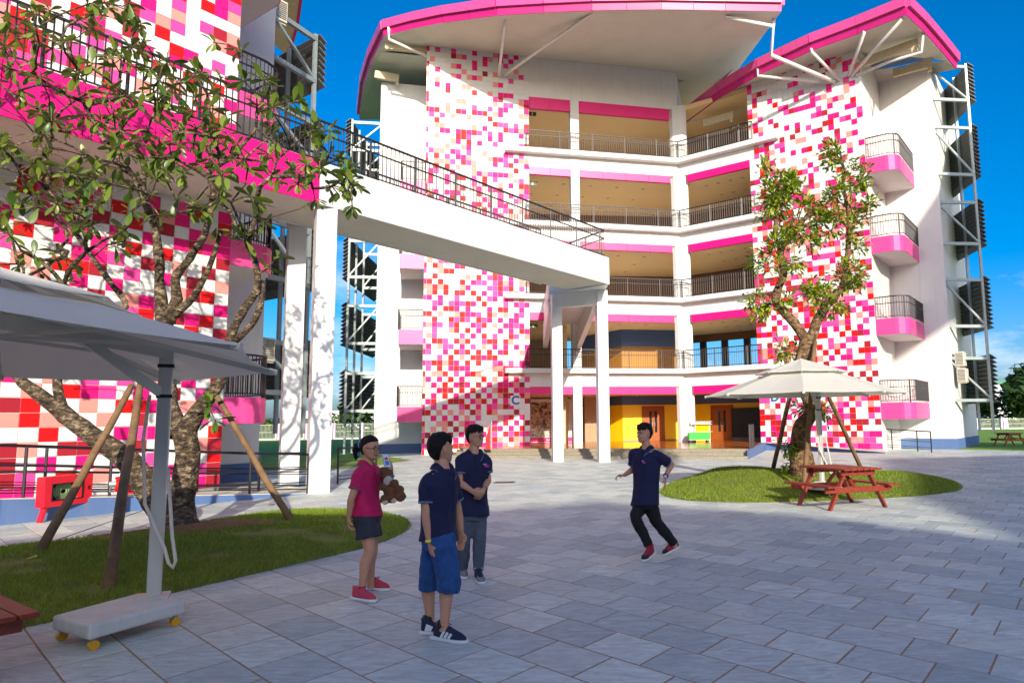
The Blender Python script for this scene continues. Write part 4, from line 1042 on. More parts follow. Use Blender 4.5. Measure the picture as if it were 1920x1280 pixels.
def hydrant():
    p = G(223, 963); t = thing('fire_hydrant', 'red pillar fire hydrant with a silver outlet beside the hose cabinet', 'fire hydrant', p)
    obj('barrel', MB().rings([(p+UP*z, (r, 0, 0), (0, r, 0)) for z, r in ((-.01, .085), (.02, .085), (.03, .062), (.42, .06), (.43, .1), (.46, .1), (.47, .085))], 16), 'hydrant_red', t, smooth=False)
    obj('head', MB().rings([(p+UP*z, (r, 0, 0), (0, r, 0)) for z, r in ((.471, .1), (.50, .1), (.51, .085), (.66, .085), (.68, .1), (.71, .1), (.72, .05))], 16), 'hydrant_red', t)
    obj('stem', MB().tube([p+UP*.7, p+UP*.79], .03, 8), 'sign_white', t)
    o1 = obj('outlet', MB().tube([p+Vector((-.06, -.03, .58)), p+Vector((-.17, -.07, .58))], .05, 10), 'steel', t)
    obj('outlet', MB().tube([p+Vector((.03, -.06, .58)), p+Vector((.06, -.16, .58))], .05, 10), 'hydrant_red', t)
    obj('chain', MB().tube([p+Vector((-.15, -.07, .54)), p+Vector((-.16, -.07, .44)), p+Vector((-.1, -.05, .4)), p+Vector((-.07, -.03, .5))], .008, 5), 'steel', o1)
hydrant()
tag(obj('stay_wire', MB().tube([G(105, 1012, .01), G(330, 935, .32)], .008, 5), 'slat'), 'thin dark wire stretched over the sunlit paving by the fire hydrant', 'wire')
_c = G(946, 904); dcv = thing('drain_cover', 'dark slotted metal drain cover let into the sunlit paving behind the boys', 'drain cover', _c)
obj('frame', MB().box(_c.x-.3, _c.x+.3, _c.y-.3, _c.y+.3, -.01, .004), 'slat', dcv)
_m = MB()
for i in range(6): _m.box(_c.x-.26, _c.x+.26, _c.y-.27+i*.092, _c.y-.22+i*.092, .004, .011)
obj('bars', _m, 'black_cab', dcv)
def trolley():
    p = G(1310, 829, F0); fr = Frame(p, 0); t = thing('trolley', 'steel trolley with wire rack standing on the lobby floor', 'trolley', p)
    z = F0
    obj('tray', MB().fbox(fr, -.62, .62, -.35, .35, z+.14, z+.18), 'steel', t)
    for a in (-.5, .5):
        for o in (-.28, .28): obj('wheel', MB().tube([fr.at(a, o-.02, z+.065), fr.at(a, o+.02, z+.065)], .065, 10), 'black_plastic', t)
    fm = MB()
    for a in (-.1, .75):
        for o in (-.75, -.45): fm.bar(fr.at(a, o, z), fr.at(a, o, z+1.2), .03, .03, fr.n)
    for h in (.6, 1.05, 1.2):
        fm.bar(fr.at(-.4, -.75, z+h), fr.at(.9, -.75, z+h), .03, .03); fm.bar(fr.at(-.4, -.45, z+h), fr.at(.9, -.45, z+h), .03, .03)
    obj('rack', fm, 'steel', t)
    w = MB()
    for i in range(8): w.fbox(fr, -.35+i*.15, -.25+i*.15, -.7, -.5, z+1.06, z+1.17)
    obj('cups', w, 'lamp_white', t, kind='stuff')
    b = MB(); b.prism([fr.at(-.6, -.33)[:2], fr.at(.62, -.33)[:2], fr.at(.62, .33)[:2], fr.at(-.6, .33)[:2]], z+.181, z+.56)
    g = tag(obj('tub', b, 'green_tub'), 'bright green plastic tub on the steel trolley in the lobby', 'tub'); bevel(g, .04, 2)
trolley()
kb = Frame(YD.at(0, .02), -35.85); ka = kb.px(1378, 800)[0]
ct = thing('cupboard', 'black pigeonhole cupboard against the ochre wall right of the lobby doors', 'cupboard', kb.at(ka, .3, F0))
obj('carcass', MB().fbox(kb, ka, ka+2.5, 0, .5, F0+.22, F0+2.0), 'black_cab', ct)
for i in range(3):
    for j in range(2): obj('cupboard_door', MB().fbox(kb, ka+.04+i*.82, ka+.8+i*.82, .5, .52, F0+.28+j*.84, F0+1.08+j*.84), 'black_plastic', ct)
obj('stand', MB().fbox(kb, ka+.05, ka+2.45, .05, .45, F0, F0+.219), 'slat', ct)
# bollard-like door stand and red sign left of the C tower doors
sp = G(921, 842, F0); st = thing('sign_stand', 'slim grey stand with red flag by the C tower behind the boys', 'sign stand', sp)
obj('stand_post', MB().tube([sp, sp+UP*1.35], .05, 8), 'steel', st); obj('flag', MB().prism([(sp.x-.28, sp.y), (sp.x-.05, sp.y), (sp.x-.05, sp.y+.03), (sp.x-.28, sp.y+.03)], F0+.0, [F0+.5, F0+1.2, F0+1.2, F0+.5]), 'red_paint', st)
# ================================================================== TREES
def grow(name, label, limbs, tips, bark, rtip, expo, leaf_fn, z0fun=None, seed=1, step=.24, minr=.006):
    """limbs: hand-laid main branches (list of (Vector, radius)); tips: crown points joined on to the nearest branch"""
    rnd = random.Random(seed); t = thing(name, label, 'tree', limbs[0][0][0])
    nodes = []; par = []; rad = []; fixed = []
    trunk = MB()
    for L in limbs:
        ps = [p for p, r in L]; rs = [r for p, r in L]; P = []; Q = []
        for i in range(len(ps)-1):
            a, b = ps[i], ps[i+1]; pa = ps[i-1] if i else a-(b-a); pb = ps[i+2] if i+2 < len(ps) else b+(b-a)
            n = max(2, int((b-a).length/.12))
            for k in range(n):
                u = k/n; P.append(.5*((2*a)+(b-pa)*u+(2*pa-5*a+4*b-pb)*u*u+(3*a-pa-3*b+pb)*u**3)); Q.append(rs[i]+(rs[i+1]-rs[i])*u)
        P.append(ps[-1]); Q.append(rs[-1])
        Q2 = [r*(1+.16*noise.noise(p*5)) for p, r in zip(P, Q)]
        P2 = [p+Vector((noise.noise(p*3), noise.noise(p*3+Vector((9, 0, 0))), 0))*min(.05, q*.5) for p, q in zip(P, Q)]
        trunk.tube(P2, Q2, 12)
        for i, p in enumerate(P):
            if i % 2 == 0 and i > len(P)*.25: nodes.append(p); par.append(-1); rad.append(Q[i]); fixed.append(Q[i])
    obj('trunk', trunk, bark, t, smooth=True)
    nbase = len(nodes); order = sorted(tips, key=lambda p: min((p-q).length for q in nodes)); cnt = [0]*nbase; ends = []
    arr = [n for n in nodes]
    for tip in order:
        best, bd = 0, 1e9
        for i, q in enumerate(nodes):
            d = (tip-q); L = d.length
            if L < .05: continue
            pen = 1+.55*max(0, .25-d.z/L)+(0.0 if i >= nbase else .12)
            if par[i] >= 0:
                dv = (q-nodes[par[i]]).normalized(); pen += .6*max(0, .3-dv.dot(d/L))
            if L*pen < bd: bd = L*pen; best = i
        a = nodes[best]; d = tip-a; n = max(2, int(d.length/step)); prev = best
        side = Vector((rnd.uniform(-1, 1), rnd.uniform(-1, 1), rnd.uniform(-.3, .9)))*d.length*.13
        for k in range(1, n+1):
            u = k/n; p = a+d*u+side*math.sin(math.pi*u)*(1-u*.3)+Vector((rnd.uniform(-1, 1), rnd.uniform(-1, 1), rnd.uniform(-1, 1)))*.022*(k < n)
            nodes.append(p); par.append(prev); cnt.append(0); prev = len(nodes)-1
        ends.append(prev)
    for e in ends:
        i = e
        while i >= 0 and i >= nbase: cnt[i] += 1; i = par[i]
    br = MB(); kids = {}
    for i in range(nbase, len(nodes)): kids.setdefault(par[i], []).append(i)
    R_ = lambda i: (max(minr, rtip*cnt[i]**expo) if i >= nbase else min(rad[i]*.7, .05))
    done = set()
    for i in range(nbase, len(nodes)):
        if i in done: continue
        pth = [nodes[par[i]], nodes[i]]; rr = [min(R_(i)*1.1, R_(par[i])), R_(i)]; j = i; done.add(i)
        while True:
            ks = [k for k in kids.get(j, []) if k not in done]
            if not ks: break
            k = max(ks, key=lambda q: cnt[q]); pth.append(nodes[k]); rr.append(R_(k)); done.add(k); j = k
        br.tube(pth, rr, 6)
    obj('branches', br, bark, t, kind='stuff', smooth=True)
    leaf_fn(t, [(nodes[e], (nodes[e]-nodes[par[e]]).normalized()) for e in ends], rnd)
    return t
def leaf_shape(L, w, fold=.12, bend=.18, obo=.62):
    """obovate blade, base at the origin along +X"""
    prof = [(0, .06), (.2, .34), (.45, .78), (obo, 1), (.82, .86), (.95, .42), (1, .05)]; vs = []; fs = []
    for u, q in prof:
        z = -bend*L*u*u; vs += [(u*L, -q*w/2, z+fold*w*q), (u*L, 0, z), (u*L, q*w/2, z+fold*w*q)]
    for i in range(len(prof)-1):
        a = 3*i; fs += [(a, a+1, a+4, a+3), (a+1, a+2, a+5, a+4)]
    return vs, fs
def basis(x, up):
    x = x.normalized(); y = up.cross(x)
    if y.length < .01: y = Vector((0, 1, 0)).cross(x)
    y.normalize(); return x, y, x.cross(y)
def big_leaves(t, ends, rnd):
    shapes = [leaf_shape(.235, .088, .1, .16), leaf_shape(.20, .082, .16, .3), leaf_shape(.26, .09, .08, .08, .66)]
    mes = []
    for vs, fs in shapes:
        b = MB()._add(vs, fs); mes.append(b.mesh('leaf', 'leaf_big', True))
    allv = []
    for p, d in ends:
        n = rnd.choice((6, 7, 7, 8, 9)); a0 = rnd.random()*6.28; x, y, z = basis(d, UP)
        for k in range(n):
            a = a0+k*2.4+rnd.uniform(-.3, .3); out = y*math.cos(a)+z*math.sin(a); lift = rnd.uniform(-.1, .75)
            dr = (out+d*lift-UP*rnd.uniform(0, .35)).normalized(); pos = p-d*rnd.uniform(0, .07)
            lx, ly, lz = basis(dr, (UP+out*.4+Vector((rnd.uniform(-.5, .5), rnd.uniform(-.5, .5), 0))).normalized())
            s = rnd.uniform(.66, 1.2); allv.append((pos, lx, ly, lz, s, rnd.randrange(3)))
    def depth(q):
        v = q[0]-O; w = v.dot(_f); X = 960+CX+F_PX*v.dot(_r)/w; Y = 640-F_PX*v.dot(_u)/w
        return v.length+(0 if 0 < X < 1900 and 0 < Y < 1280 else 100)
    allv.sort(key=depth); rest = MB()
    for k, (pos, lx, ly, lz, s, i) in enumerate(allv):
        Mx = Matrix((lx*s, ly*s, lz*s)).transposed().to_4x4(); Mx.translation = pos
        if k < 300:
            o = bpy.data.objects.new('leaf', mes[i]); o.matrix_basis = Mx; link(o, t)
        else:
            vs, fs = shapes[i]; rest._add([Mx @ Vector(v) for v in vs], fs)
    if rest.f: obj('leaves', rest, 'leaf_big', t, kind='stuff', smooth=True)
def pt_tree_left():
    Y = 11.3
    def w(x, y, d=Y, r=.1): return (W(x, y, d), r*.82)
    base = G(335, 1003, .02); base.y += .0
    limbs = [
        [(base-UP*.1, .36), (base+UP*.06, .33), w(340, 960, 11.32, .27), w(345, 900, 11.32, .235), w(352, 850, 11.32, .22), w(345, 805, 11.3, .22)],
        [(base+Vector((-.1, .05, .12)), .22), w(290, 940, 11.3, .23), w(262, 890, 11.25, .22), w(225, 850, 11.2, .2), w(165, 812, 11.1, .16), w(112, 768, 11.0, .145), w(60, 730, 10.9, .11), w(20, 690, 10.8, .085), w(-30, 620, 10.6, .065), w(-60, 540, 10.4, .05)],
        [w(118, 770, 11.0, .1), w(108, 730, 11.05, .085), w(118, 690, 11.1, .075), w(180, 600, 11.3, .07), w(235, 575, 11.4, .06), w(200, 520, 11.4, .055), w(165, 470, 11.3, .05), w(130, 420, 11.2, .042)],
        [w(345, 812, 11.3, .2), w(372, 770, 11.25, .15), w(400, 735, 11.2, .125), w(425, 690, 11.2, .1), w(432, 640, 11.2, .09), w(452, 590, 11.15, .08), w(482, 545, 11.1, .07), w(480, 500, 11.1, .06), w(465, 460, 11.05, .05)],
        [w(440, 640, 11.2, .07), w(470, 610, 11.2, .065), w(490, 570, 11.2, .055), w(492, 525, 11.2, .045)],
        [w(335, 815, 11.35, .19), w(318, 760, 11.4, .16), w(308, 700, 11.45, .15), w(305, 640, 11.5, .165), w(308, 605, 11.5, .17), w(300, 575, 11.5, .12), w(300, 520, 11.5, .1), w(296, 470, 11.45, .085), w(290, 430, 11.4, .07), w(270, 360, 11.3, .055), w(272, 300, 11.2, .045)],
        [w(315, 605, 11.5, .13), w(330, 560, 11.45, .1), w(328, 525, 11.4, .085), w(365, 470, 11.3, .07), w(390, 420, 11.2, .06), w(398, 350, 11.1, .055), w(392, 325, 11.1, .05), w(440, 290, 11, .042), w(480, 240, 10.9, .035)],
        [w(330, 590, 11.5, .09), w(370, 545, 11.4, .065), w(400, 480, 11.3, .05), w(415, 430, 11.2, .04)],
        [w(290, 430, 11.4, .06), w(250, 330, 11.2, .05), w(200, 270, 11.0, .04), w(150, 180, 10.8, .03)],
        [w(180, 590, 11.3, .05), w(140, 560, 11.0, .04), w(90, 500, 10.8, .035), w(40, 470, 10.6, .03)],
    ]
    poly = [(-130, 110), (-60, 60), (60, 10), (130, 15), (235, -25), (300, 55), (330, 120), (400, 115), (460, 130), (560, 180), (610, 230), (690, 320), (660, 395), (600, 380), (560, 400), (520, 420), (480, 400), (420, 445), (350, 400), (270, 430), (220, 470), (130, 530), (60, 540), (0, 470), (-120, 520)]
    rnd = random.Random(11); tips = []
    dens = lambda x, y: .42+.58*math.exp(-((x-330)/230)**2-((y-250)/130)**2)
    while len(tips) < 300:
        x = rnd.uniform(-130, 700); y = rnd.uniform(-30, 545)
        if not inside((x, y), poly) or rnd.random() > dens(x, y): continue
        edge = min(1, .25+abs(x-300)/500); d = rnd.uniform(9.4, 12.6) if x < 560 else rnd.uniform(10.2, 11.6)
        p = W(x, y, d)
        if all((p-q).length > .17 for q in tips): tips.append(p)
    for x, y, d in ((240, 20, 10.8), (115, 75, 10.5), (150, 35, 10.6), (400, 80, 10.9), (660, 330, 10.6), (668, 345, 10.4), (600, 240, 10.8), (445, 95, 11), (570, 190, 10.8), (70, 530, 10.2), (120, 530, 10.4), (20, 130, 10), (640, 300, 11), (405, 790, 11.0), (395, 760, 11.0), (470, 435, 11.0), (500, 420, 10.9), (445, 430, 11.1), (520, 480, 11.0), (485, 405, 11.2), (505, 500, 11.1), (460, 450, 10.8), (480, 380, 11)): tips.append(W(x, y, d))
    return grow('plumeria_tree', 'big spreading frangipani tree with pale patchy bark and long rosetted leaves at left', limbs, tips, 'bark_pale', .0095, .42, big_leaves, seed=4)
pt_tree_left()
def small_leaves(t, ends, rnd):
    vs0, fs0 = leaf_shape(.15, .05, .1, .2, .5); rest = MB()
    for p, d in ends:
        for q in range(rnd.randrange(26, 40)):
            off = Vector((rnd.gauss(0, .085), rnd.gauss(0, .085), rnd.gauss(.02, .07))); dr = (off*4+d*.5+Vector((rnd.uniform(-.6, .6), rnd.uniform(-.6, .6), rnd.uniform(-.5, .3)))).normalized()
            lx, ly, lz = basis(dr, (UP+Vector((rnd.uniform(-.7, .7), rnd.uniform(-.7, .7), 0))).normalized()); s = rnd.uniform(.7, 1.35)
            Mx = Matrix((lx*s, ly*s, lz*s)).transposed().to_4x4(); Mx.translation = p+off
            rest._add([Mx @ Vector(v) for v in vs0], fs0)
    obj('leaves', rest, 'leaf_small', t, kind='stuff', smooth=True)
def tree_right():
    Y = 17.4
    def w(x, y, r, d=Y): return (W(x, y, d), r*.8)
    limbs = [
        [w(1506, 905, .42), w(1506, 885, .40), w(1500, 845, .35), w(1502, 805, .26), w(1520, 770, .22), w(1512, 730, .24), w(1504, 690, .27), w(1512, 655, .26), w(1515, 625, .22)],
        [w(1512, 640, .17), w(1490, 605, .15), w(1465, 580, .14), w(1453, 560, .15), w(1462, 535, .12), w(1470, 510, .12), w(1462, 480, .1), w(1470, 460, .09), w(1492, 430, .07), w(1520, 395, .055), w(1515, 375, .05)],
        [w(1520, 640, .17), w(1532, 605, .16), w(1545, 580, .15), w(1560, 560, .13), w(1578, 540, .1)],
        [w(1578, 545, .1), w(1586, 500, .085), w(1592, 450, .085), w(1592, 410, .08), w(1585, 370, .06), w(1578, 340, .05), w(1590, 320, .04)],
        [w(1455, 440, .06), w(1458, 400, .05), w(1455, 370, .04), w(1465, 330, .03)],
        [w(1466, 478, .07), w(1453, 440, .06), w(1457, 405, .045)],
    ]
    cl = [(1455, 345, 38, 50, 20), (1440, 385, 34, 40, 12), (1490, 370, 30, 32, 9), (1500, 425, 34, 26, 9), (1550, 385, 36, 36, 12), (1570, 295, 30, 28, 10), (1595, 330, 34, 36, 13), (1610, 390, 28, 30, 9), (1605, 450, 22, 30, 6), (1560, 420, 34, 26, 8), (1450, 470, 26, 24, 6), (1470, 500, 34, 22, 7), (1425, 495, 22, 16, 4), (1585, 515, 40, 30, 15), (1545, 540, 38, 30, 13), (1555, 575, 30, 20, 7), (1430, 570, 32, 26, 11), (1475, 560, 18, 14, 3), (1478, 660, 26, 20, 6), (1500, 760, 26, 18, 3), (1545, 770, 14, 24, 3), (1480, 835, 14, 14, 2), (1488, 880, 16, 12, 3), (1470, 455, 20, 20, 4), (1520, 455, 30, 20, 5)]
    rnd = random.Random(5); tips = []
    for x, y, sx, sy, n in cl:
        for k in range(n):
            a = rnd.random()*6.28; r = rnd.random()**.5; tips.append(W(x+.85*sx*r*math.cos(a), y+.85*sy*r*math.sin(a), Y+rnd.uniform(-.4, .4)))
    grow('gnarled_tree', 'gnarled brown tree with small bright green leaf tufts propped up behind the right umbrella', limbs, tips, 'bark_brown', .011, .4, small_leaves, seed=9)
tree_right()
def prop(label, a, b, r0=.055, r1=.045, group=None):
    n = 7; ps = [a+(b-a)*(i/n)+Vector((noise.noise(Vector((i*.9, a.x, 1))), noise.noise(Vector((i*.9, a.x, 5))), 0))*.02 for i in range(n+1)]
    o = obj('tree_prop', MB().tube(ps, [r0+(r1-r0)*i/n+.004*noise.noise(Vector((i*1.3, a.y, 2))) for i in range(n+1)], 9), 'pole_wood', smooth=True); tag(o, label, 'tree prop', group)
gp = 'wooden poles propping the trees'
prop('dark wooden prop leaning right in front of the fire hose cabinet', G(68, 1045, .03), W(248, 722, 11.0), .062, .045, gp)
prop('wooden prop standing left of the near umbrella pole', G(200, 1112, .02), W(268, 690, 10.9), .06, .045, gp)
prop('wooden prop leaning left from the grass towards the tree fork right of the trunk', G(553, 990, .05), W(402, 735, 11.2), .058, .042, gp)
prop('wooden prop left of the gnarled tree rising from the mound crest', G(1422, 888, .15)+Vector((0, -1.5, .12)), W(1500, 660, 17.2), .06, .05, gp)
prop('upright wooden prop directly in front of the gnarled tree trunk', G(1507, 922, .08), W(1528, 640, 17.1), .06, .05, gp)
prop('wooden prop right of the gnarled tree behind the umbrella pole', G(1620, 890, .1), W(1530, 690, 17.2), .06, .05, gp)
prop('thin wooden prop between the gnarled trunk and the umbrella pole', G(1545, 868, .1), W(1532, 760, 17.5), .05, .045, gp)
# ================================================================== PEOPLE
def remeshed(mb, voxel, smooth_it=4, name='body'):
    me = mb.mesh(name, 'skin'); o = bpy.data.objects.new('tmp', me); COL.objects.link(o)
    m = o.modifiers.new('r', 'REMESH'); m.mode = 'VOXEL'; m.voxel_size = voxel
    s = o.modifiers.new('s', 'SMOOTH'); s.factor = .5; s.iterations = smooth_it
    dg = bpy.context.evaluated_depsgraph_get(); out = bpy.data.meshes.new_from_object(o.evaluated_get(dg)); out.name = name
    bpy.data.objects.remove(o); out.materials.clear(); out.polygons.foreach_set('use_smooth', [True]*len(out.polygons)); return out
def wrinkle(me, amp, sc_, seed, drape=None):
    n = len(me.vertices); co = np.empty(n*3); me.vertices.foreach_get('co', co); co = co.reshape(-1, 3); no = np.empty(n*3); me.vertices.foreach_get('normal', no); no = no.reshape(-1, 3)
    d = np.array([noise.noise((p[0]*sc_+seed, p[1]*sc_, p[2]*sc_*.55))*.6+noise.noise((p[0]*sc_*2.3, p[1]*sc_*2.3+seed, p[2]*sc_*1.6))*.4 for p in co])
    co += no*(amp*d)[:, None]; me.vertices.foreach_set('co', co.ravel()); me.update()
def mobj(name, me, m, parent): me.materials.append(MATS[m]); o = bpy.data.objects.new(name, me); link(o, parent); return o
def orth(f, up=UP):
    f = f.normalized(); r = f.cross(up).normalized(); return f, r, r.cross(f)
def limb(mb, pts, rads, n=12, flat=None):
    """rounded limb through joints, Catmull-Rom smoothed"""
    P = []; Q = []
    for i in range(len(pts)-1):
        a, b = pts[i], pts[i+1]; pa = pts[i-1] if i else a-(b-a); pb = pts[i+2] if i+2 < len(pts) else b+(b-a)
        for k in range(5):
            u = k/5; P.append(.5*((2*a)+(b-pa)*u+(2*pa-5*a+4*b-pb)*u*u+(3*a-pa-3*b+pb)*u**3)); Q.append(rads[i]+(rads[i+1]-rads[i])*u)
    P.append(pts[-1]); Q.append(rads[-1]); mb.tube(P, Q, n)
def hand(mb, wrist, d, palm_n, curl=.5, size=1., thumb_side=1, spread=.02):
    """palm, four bent fingers of different length and a thumb leaving the side of the palm"""
    d = d.normalized(); pn = (palm_n-d*palm_n.dot(d)).normalized(); s = d.cross(pn)*thumb_side
    L = .082*size; mb.rings([(wrist-d*.01, s*.022, pn*.017), (wrist+d*.02, s*.03, pn*.016), (wrist+d*.05*size, s*.038, pn*.0145), (wrist+d*L, s*.036, pn*.012)], 12, True, .8)
    for k, (off, ln) in enumerate(((.027, .068), (.009, .076), (-.009, .07), (-.026, .056))):
        b = wrist+d*(L-.012)+s*off; c0 = curl*(.85+.1*k); p1 = b+d*.014; seg = ln*size
        a1, a2, a3 = c0*.7, c0*1.5, c0*2.1
        v = lambda a: d*math.cos(a)+pn*math.sin(a)+s*off*spread*10
        q1 = p1+v(a1)*seg*.45; q2 = q1+v(a2)*seg*.32; q3 = q2+v(a3)*seg*.25
        mb.tube([b-d*.02, p1, q1, q2, q3, q3+v(a3)*.004], [.0088, .0092, .0086, .008, .007, .004], 8)
    t0 = wrist+d*.025+s*.024; t1 = t0+(s*.9+d*.7+pn*.25).normalized()*.03; t2 = t1+(s*.25+d+pn*(.35+curl*.6)).normalized()*.03; t3 = t2+(d+pn*(.5+curl)-s*.2).normalized()*.022
    mb.tube([t0-s*.008, t0, t1, t2, t3], [.012, .0125, .0108, .0095, .006], 8)
HEAD = [  # height share from chin to crown, half width, front, back (in head heights)
    (.00, .10, .30, -.10), (.05, .17, .335, .02), (.12, .235, .35, .10), (.22, .275, .36, .20), (.34, .30, .37, .30), (.46, .315, .365, .38), (.56, .325, .36, .42), (.66, .325, .36, .435), (.76, .31, .335, .42), (.86, .265, .275, .36), (.94, .185, .19, .26), (.985, .10, .1, .14), (1.0, .03, .03, .05)]
def head(mb, c, f, h, tilt=0):
    """c: centre of the head, f: where the face looks"""
    f, r, u = orth(f); b = c-u*h*.5; rs = []
    for z, w, fr, bk in HEAD:
        m = (fr-bk)/2; rs.append((b+u*h*z+f*h*m, f*h*(fr+bk)/2, r*h*w))
    mb.rings(rs, 20, True, .93)
    P = lambda x, y, z: b+r*h*x+f*h*y+u*h*z
    mb.rings([(P(0, .345, .5), r*h*.03, u*h*.02), (P(0, .375, .44), r*h*.035, u*h*.03), (P(0, .425, .36), r*h*.05, u*h*.035), (P(0, .41, .325), r*h*.055, u*h*.02), (P(0, .36, .31), r*h*.04, u*h*.015)], 10)
    for s in (-1, 1):
        mb.ell(P(s*.155, .315, .52), r*h*.1, f*h*.055, u*h*.03, 10, 6)           # brow
        mb.ell(P(s*.17, .285, .33), r*h*.09, f*h*.06, u*h*.075, 10, 6)           # cheek
        mb.ell(P(s*.325, -.03, .43), r*h*.028, f*h*.065, u*h*.115, 10, 6)        # ear
    mb.ell(P(0, .325, .205), r*h*.1, f*h*.045, u*h*.028, 10, 6); mb.ell(P(0, .3, .07), r*h*.09, f*h*.06, u*h*.06, 10, 6)
    return P, f, r, u
def face(t, P, f, r, u, h, smile=0, glasses=None):
    for s in (-1, 1):
        obj('eye', MB().ell(P(s*.145, .335, .455), r*h*.05, f*h*.022, u*h*.018, 10, 6), 'eye', t, smooth=True)
        b = MB().tube([P(s*.07, .368, .545), P(s*.15, .362, .565), P(s*.23, .31, .548)], [h*.014, h*.017, h*.01], 6); obj('eyebrow', b, 'hair', t)
    c = .018*smile
    m = MB().tube([P(-.11-.03*smile, .315, .205+c), P(-.05, .365, .2), P(0, .373, .197), P(.05, .365, .2), P(.11+.03*smile, .315, .205+c)], [h*.008, h*.014, h*.016, h*.014, h*.008], 6); obj('lips', m, 'lips', t, smooth=True)
    if glasses:
        m = MB()
        for s in (-1, 1):
            ring = [P(s*.165+.115*math.cos(a), .415-.05*abs(math.cos(a))*(1 if math.cos(a)*s > 0 else 0), .455+.085*math.sin(a)) for a in [R(30*k) for k in range(13)]]
            m.tube(ring, h*.009, 5, False); m.tube([P(s*.28, .37, .47), P(s*.335, .12, .49), P(s*.34, -.02, .48)], h*.008, 5)
        m.tube([P(-.055, .425, .47), P(0, .43, .48), P(.055, .425, .47)], h*.008, 5)
        obj('glasses', m, glasses, t)
def hair(t, P, f, r, u, h, style, seed):
    m = MB()
    if style == 'short':
        prof = [(.40, .31, -.14, .40), (.50, .335, -.05, .45), (.60, .345, .04, .465), (.70, .35, .18, .465), (.78, .343, .33, .455), (.86, .315, .345, .42), (.94, .25, .285, .35), (1.01, .16, .18, .23), (1.045, .06, .07, .1)]
        low = [(.14, .16, -.14, .245), (.24, .245, -.17, .315), (.33, .295, -.15, .37)]
    else:
        prof = [(.42, .325, -.10, .385), (.52, .34, .0, .435), (.60, .345, .12, .45), (.70, .345, .29, .45), (.78, .33, .345, .435), (.87, .285, .295, .375), (.95, .2, .21, .275), (1.01, .1, .1, .14), (1.025, .03, .03, .05)]
        low = [(.2, .2, -.2, .24), (.3, .285, -.16, .31)]
    rs = []
    for z, w, fr, bk in low+prof:
        mid = (fr-bk)/2; rs.append((P(0, mid, z), f*h*(fr+bk)/2, r*h*w))
    m.rings(rs, 22, True, .95)
    if style == 'short':
        rr = random.Random(seed)
        for k in range(90):                                    # fringe and tufts
            a = rr.uniform(-1.35, 1.35); p = P(.30*math.sin(a), .31*math.cos(a)-.01, .86+rr.uniform(-.06, .1)); q = P(.335*math.sin(a)+.05*rr.uniform(-1, 1), .372*math.cos(a), .70+rr.uniform(-.10, .06))
            m.tube([p, (p+q)/2+f*h*.012, q], [h*.042, h*.034, h*.006], 5)
        for k in range(120):
            th = rr.uniform(0, 6.28); z = rr.uniform(.45, 1.0); w = .33*math.sqrt(max(0, 1-((z-.62)/.45)**2)) if z > .62 else .335
            p = P(w*math.sin(th), (.40 if math.cos(th) < 0 else .3)*w/.335*math.cos(th)-.03, z)
            if (math.cos(th) > .3 and z < .75) or (math.cos(th) > -.5 and z < .62): continue
            d = (p-P(0, 0, .55)).normalized(); q = p+d*h*.05-u*h*rr.uniform(.02, .1); m.tube([p-d*h*.02, p+d*h*.022, q], [h*.045, h*.034, h*.008], 5)
    me = remeshed(m, h*.022, 1, 'hair'); wrinkle(me, h*.018, 40/h*.2, seed)
    o = mobj('hair', me, 'hair', t)
    if style == 'tail':
        k = P(0, -.47, .60); tm = MB(); e = P(0, -.62, .1)
        tm.tube([P(0, -.36, .62), k, P(0, -.60, .55), P(0, -.66, .36), e, P(.02, -.63, -.06)], [h*.10, h*.10, h*.16, h*.17, h*.12, h*.03], 12)
        me = remeshed(tm, h*.025, 2, 'ponytail'); wrinkle(me, h*.02, 8/h*.2*5, 3); mobj('ponytail', me, 'hair', o)
        sc_ = MB()
        for a in range(0, 360, 45): sc_.sph(k+r*h*.115*math.cos(R(a))+u*h*.115*math.sin(R(a)), h*.055, 8, 6)
        sc_.ell(P(.05, -.5, .2), r*h*.04, f*h*.04, u*h*.1, 8, 6)
        obj('hair_tie', sc_, 'scrunchie', o, smooth=True)
    return o
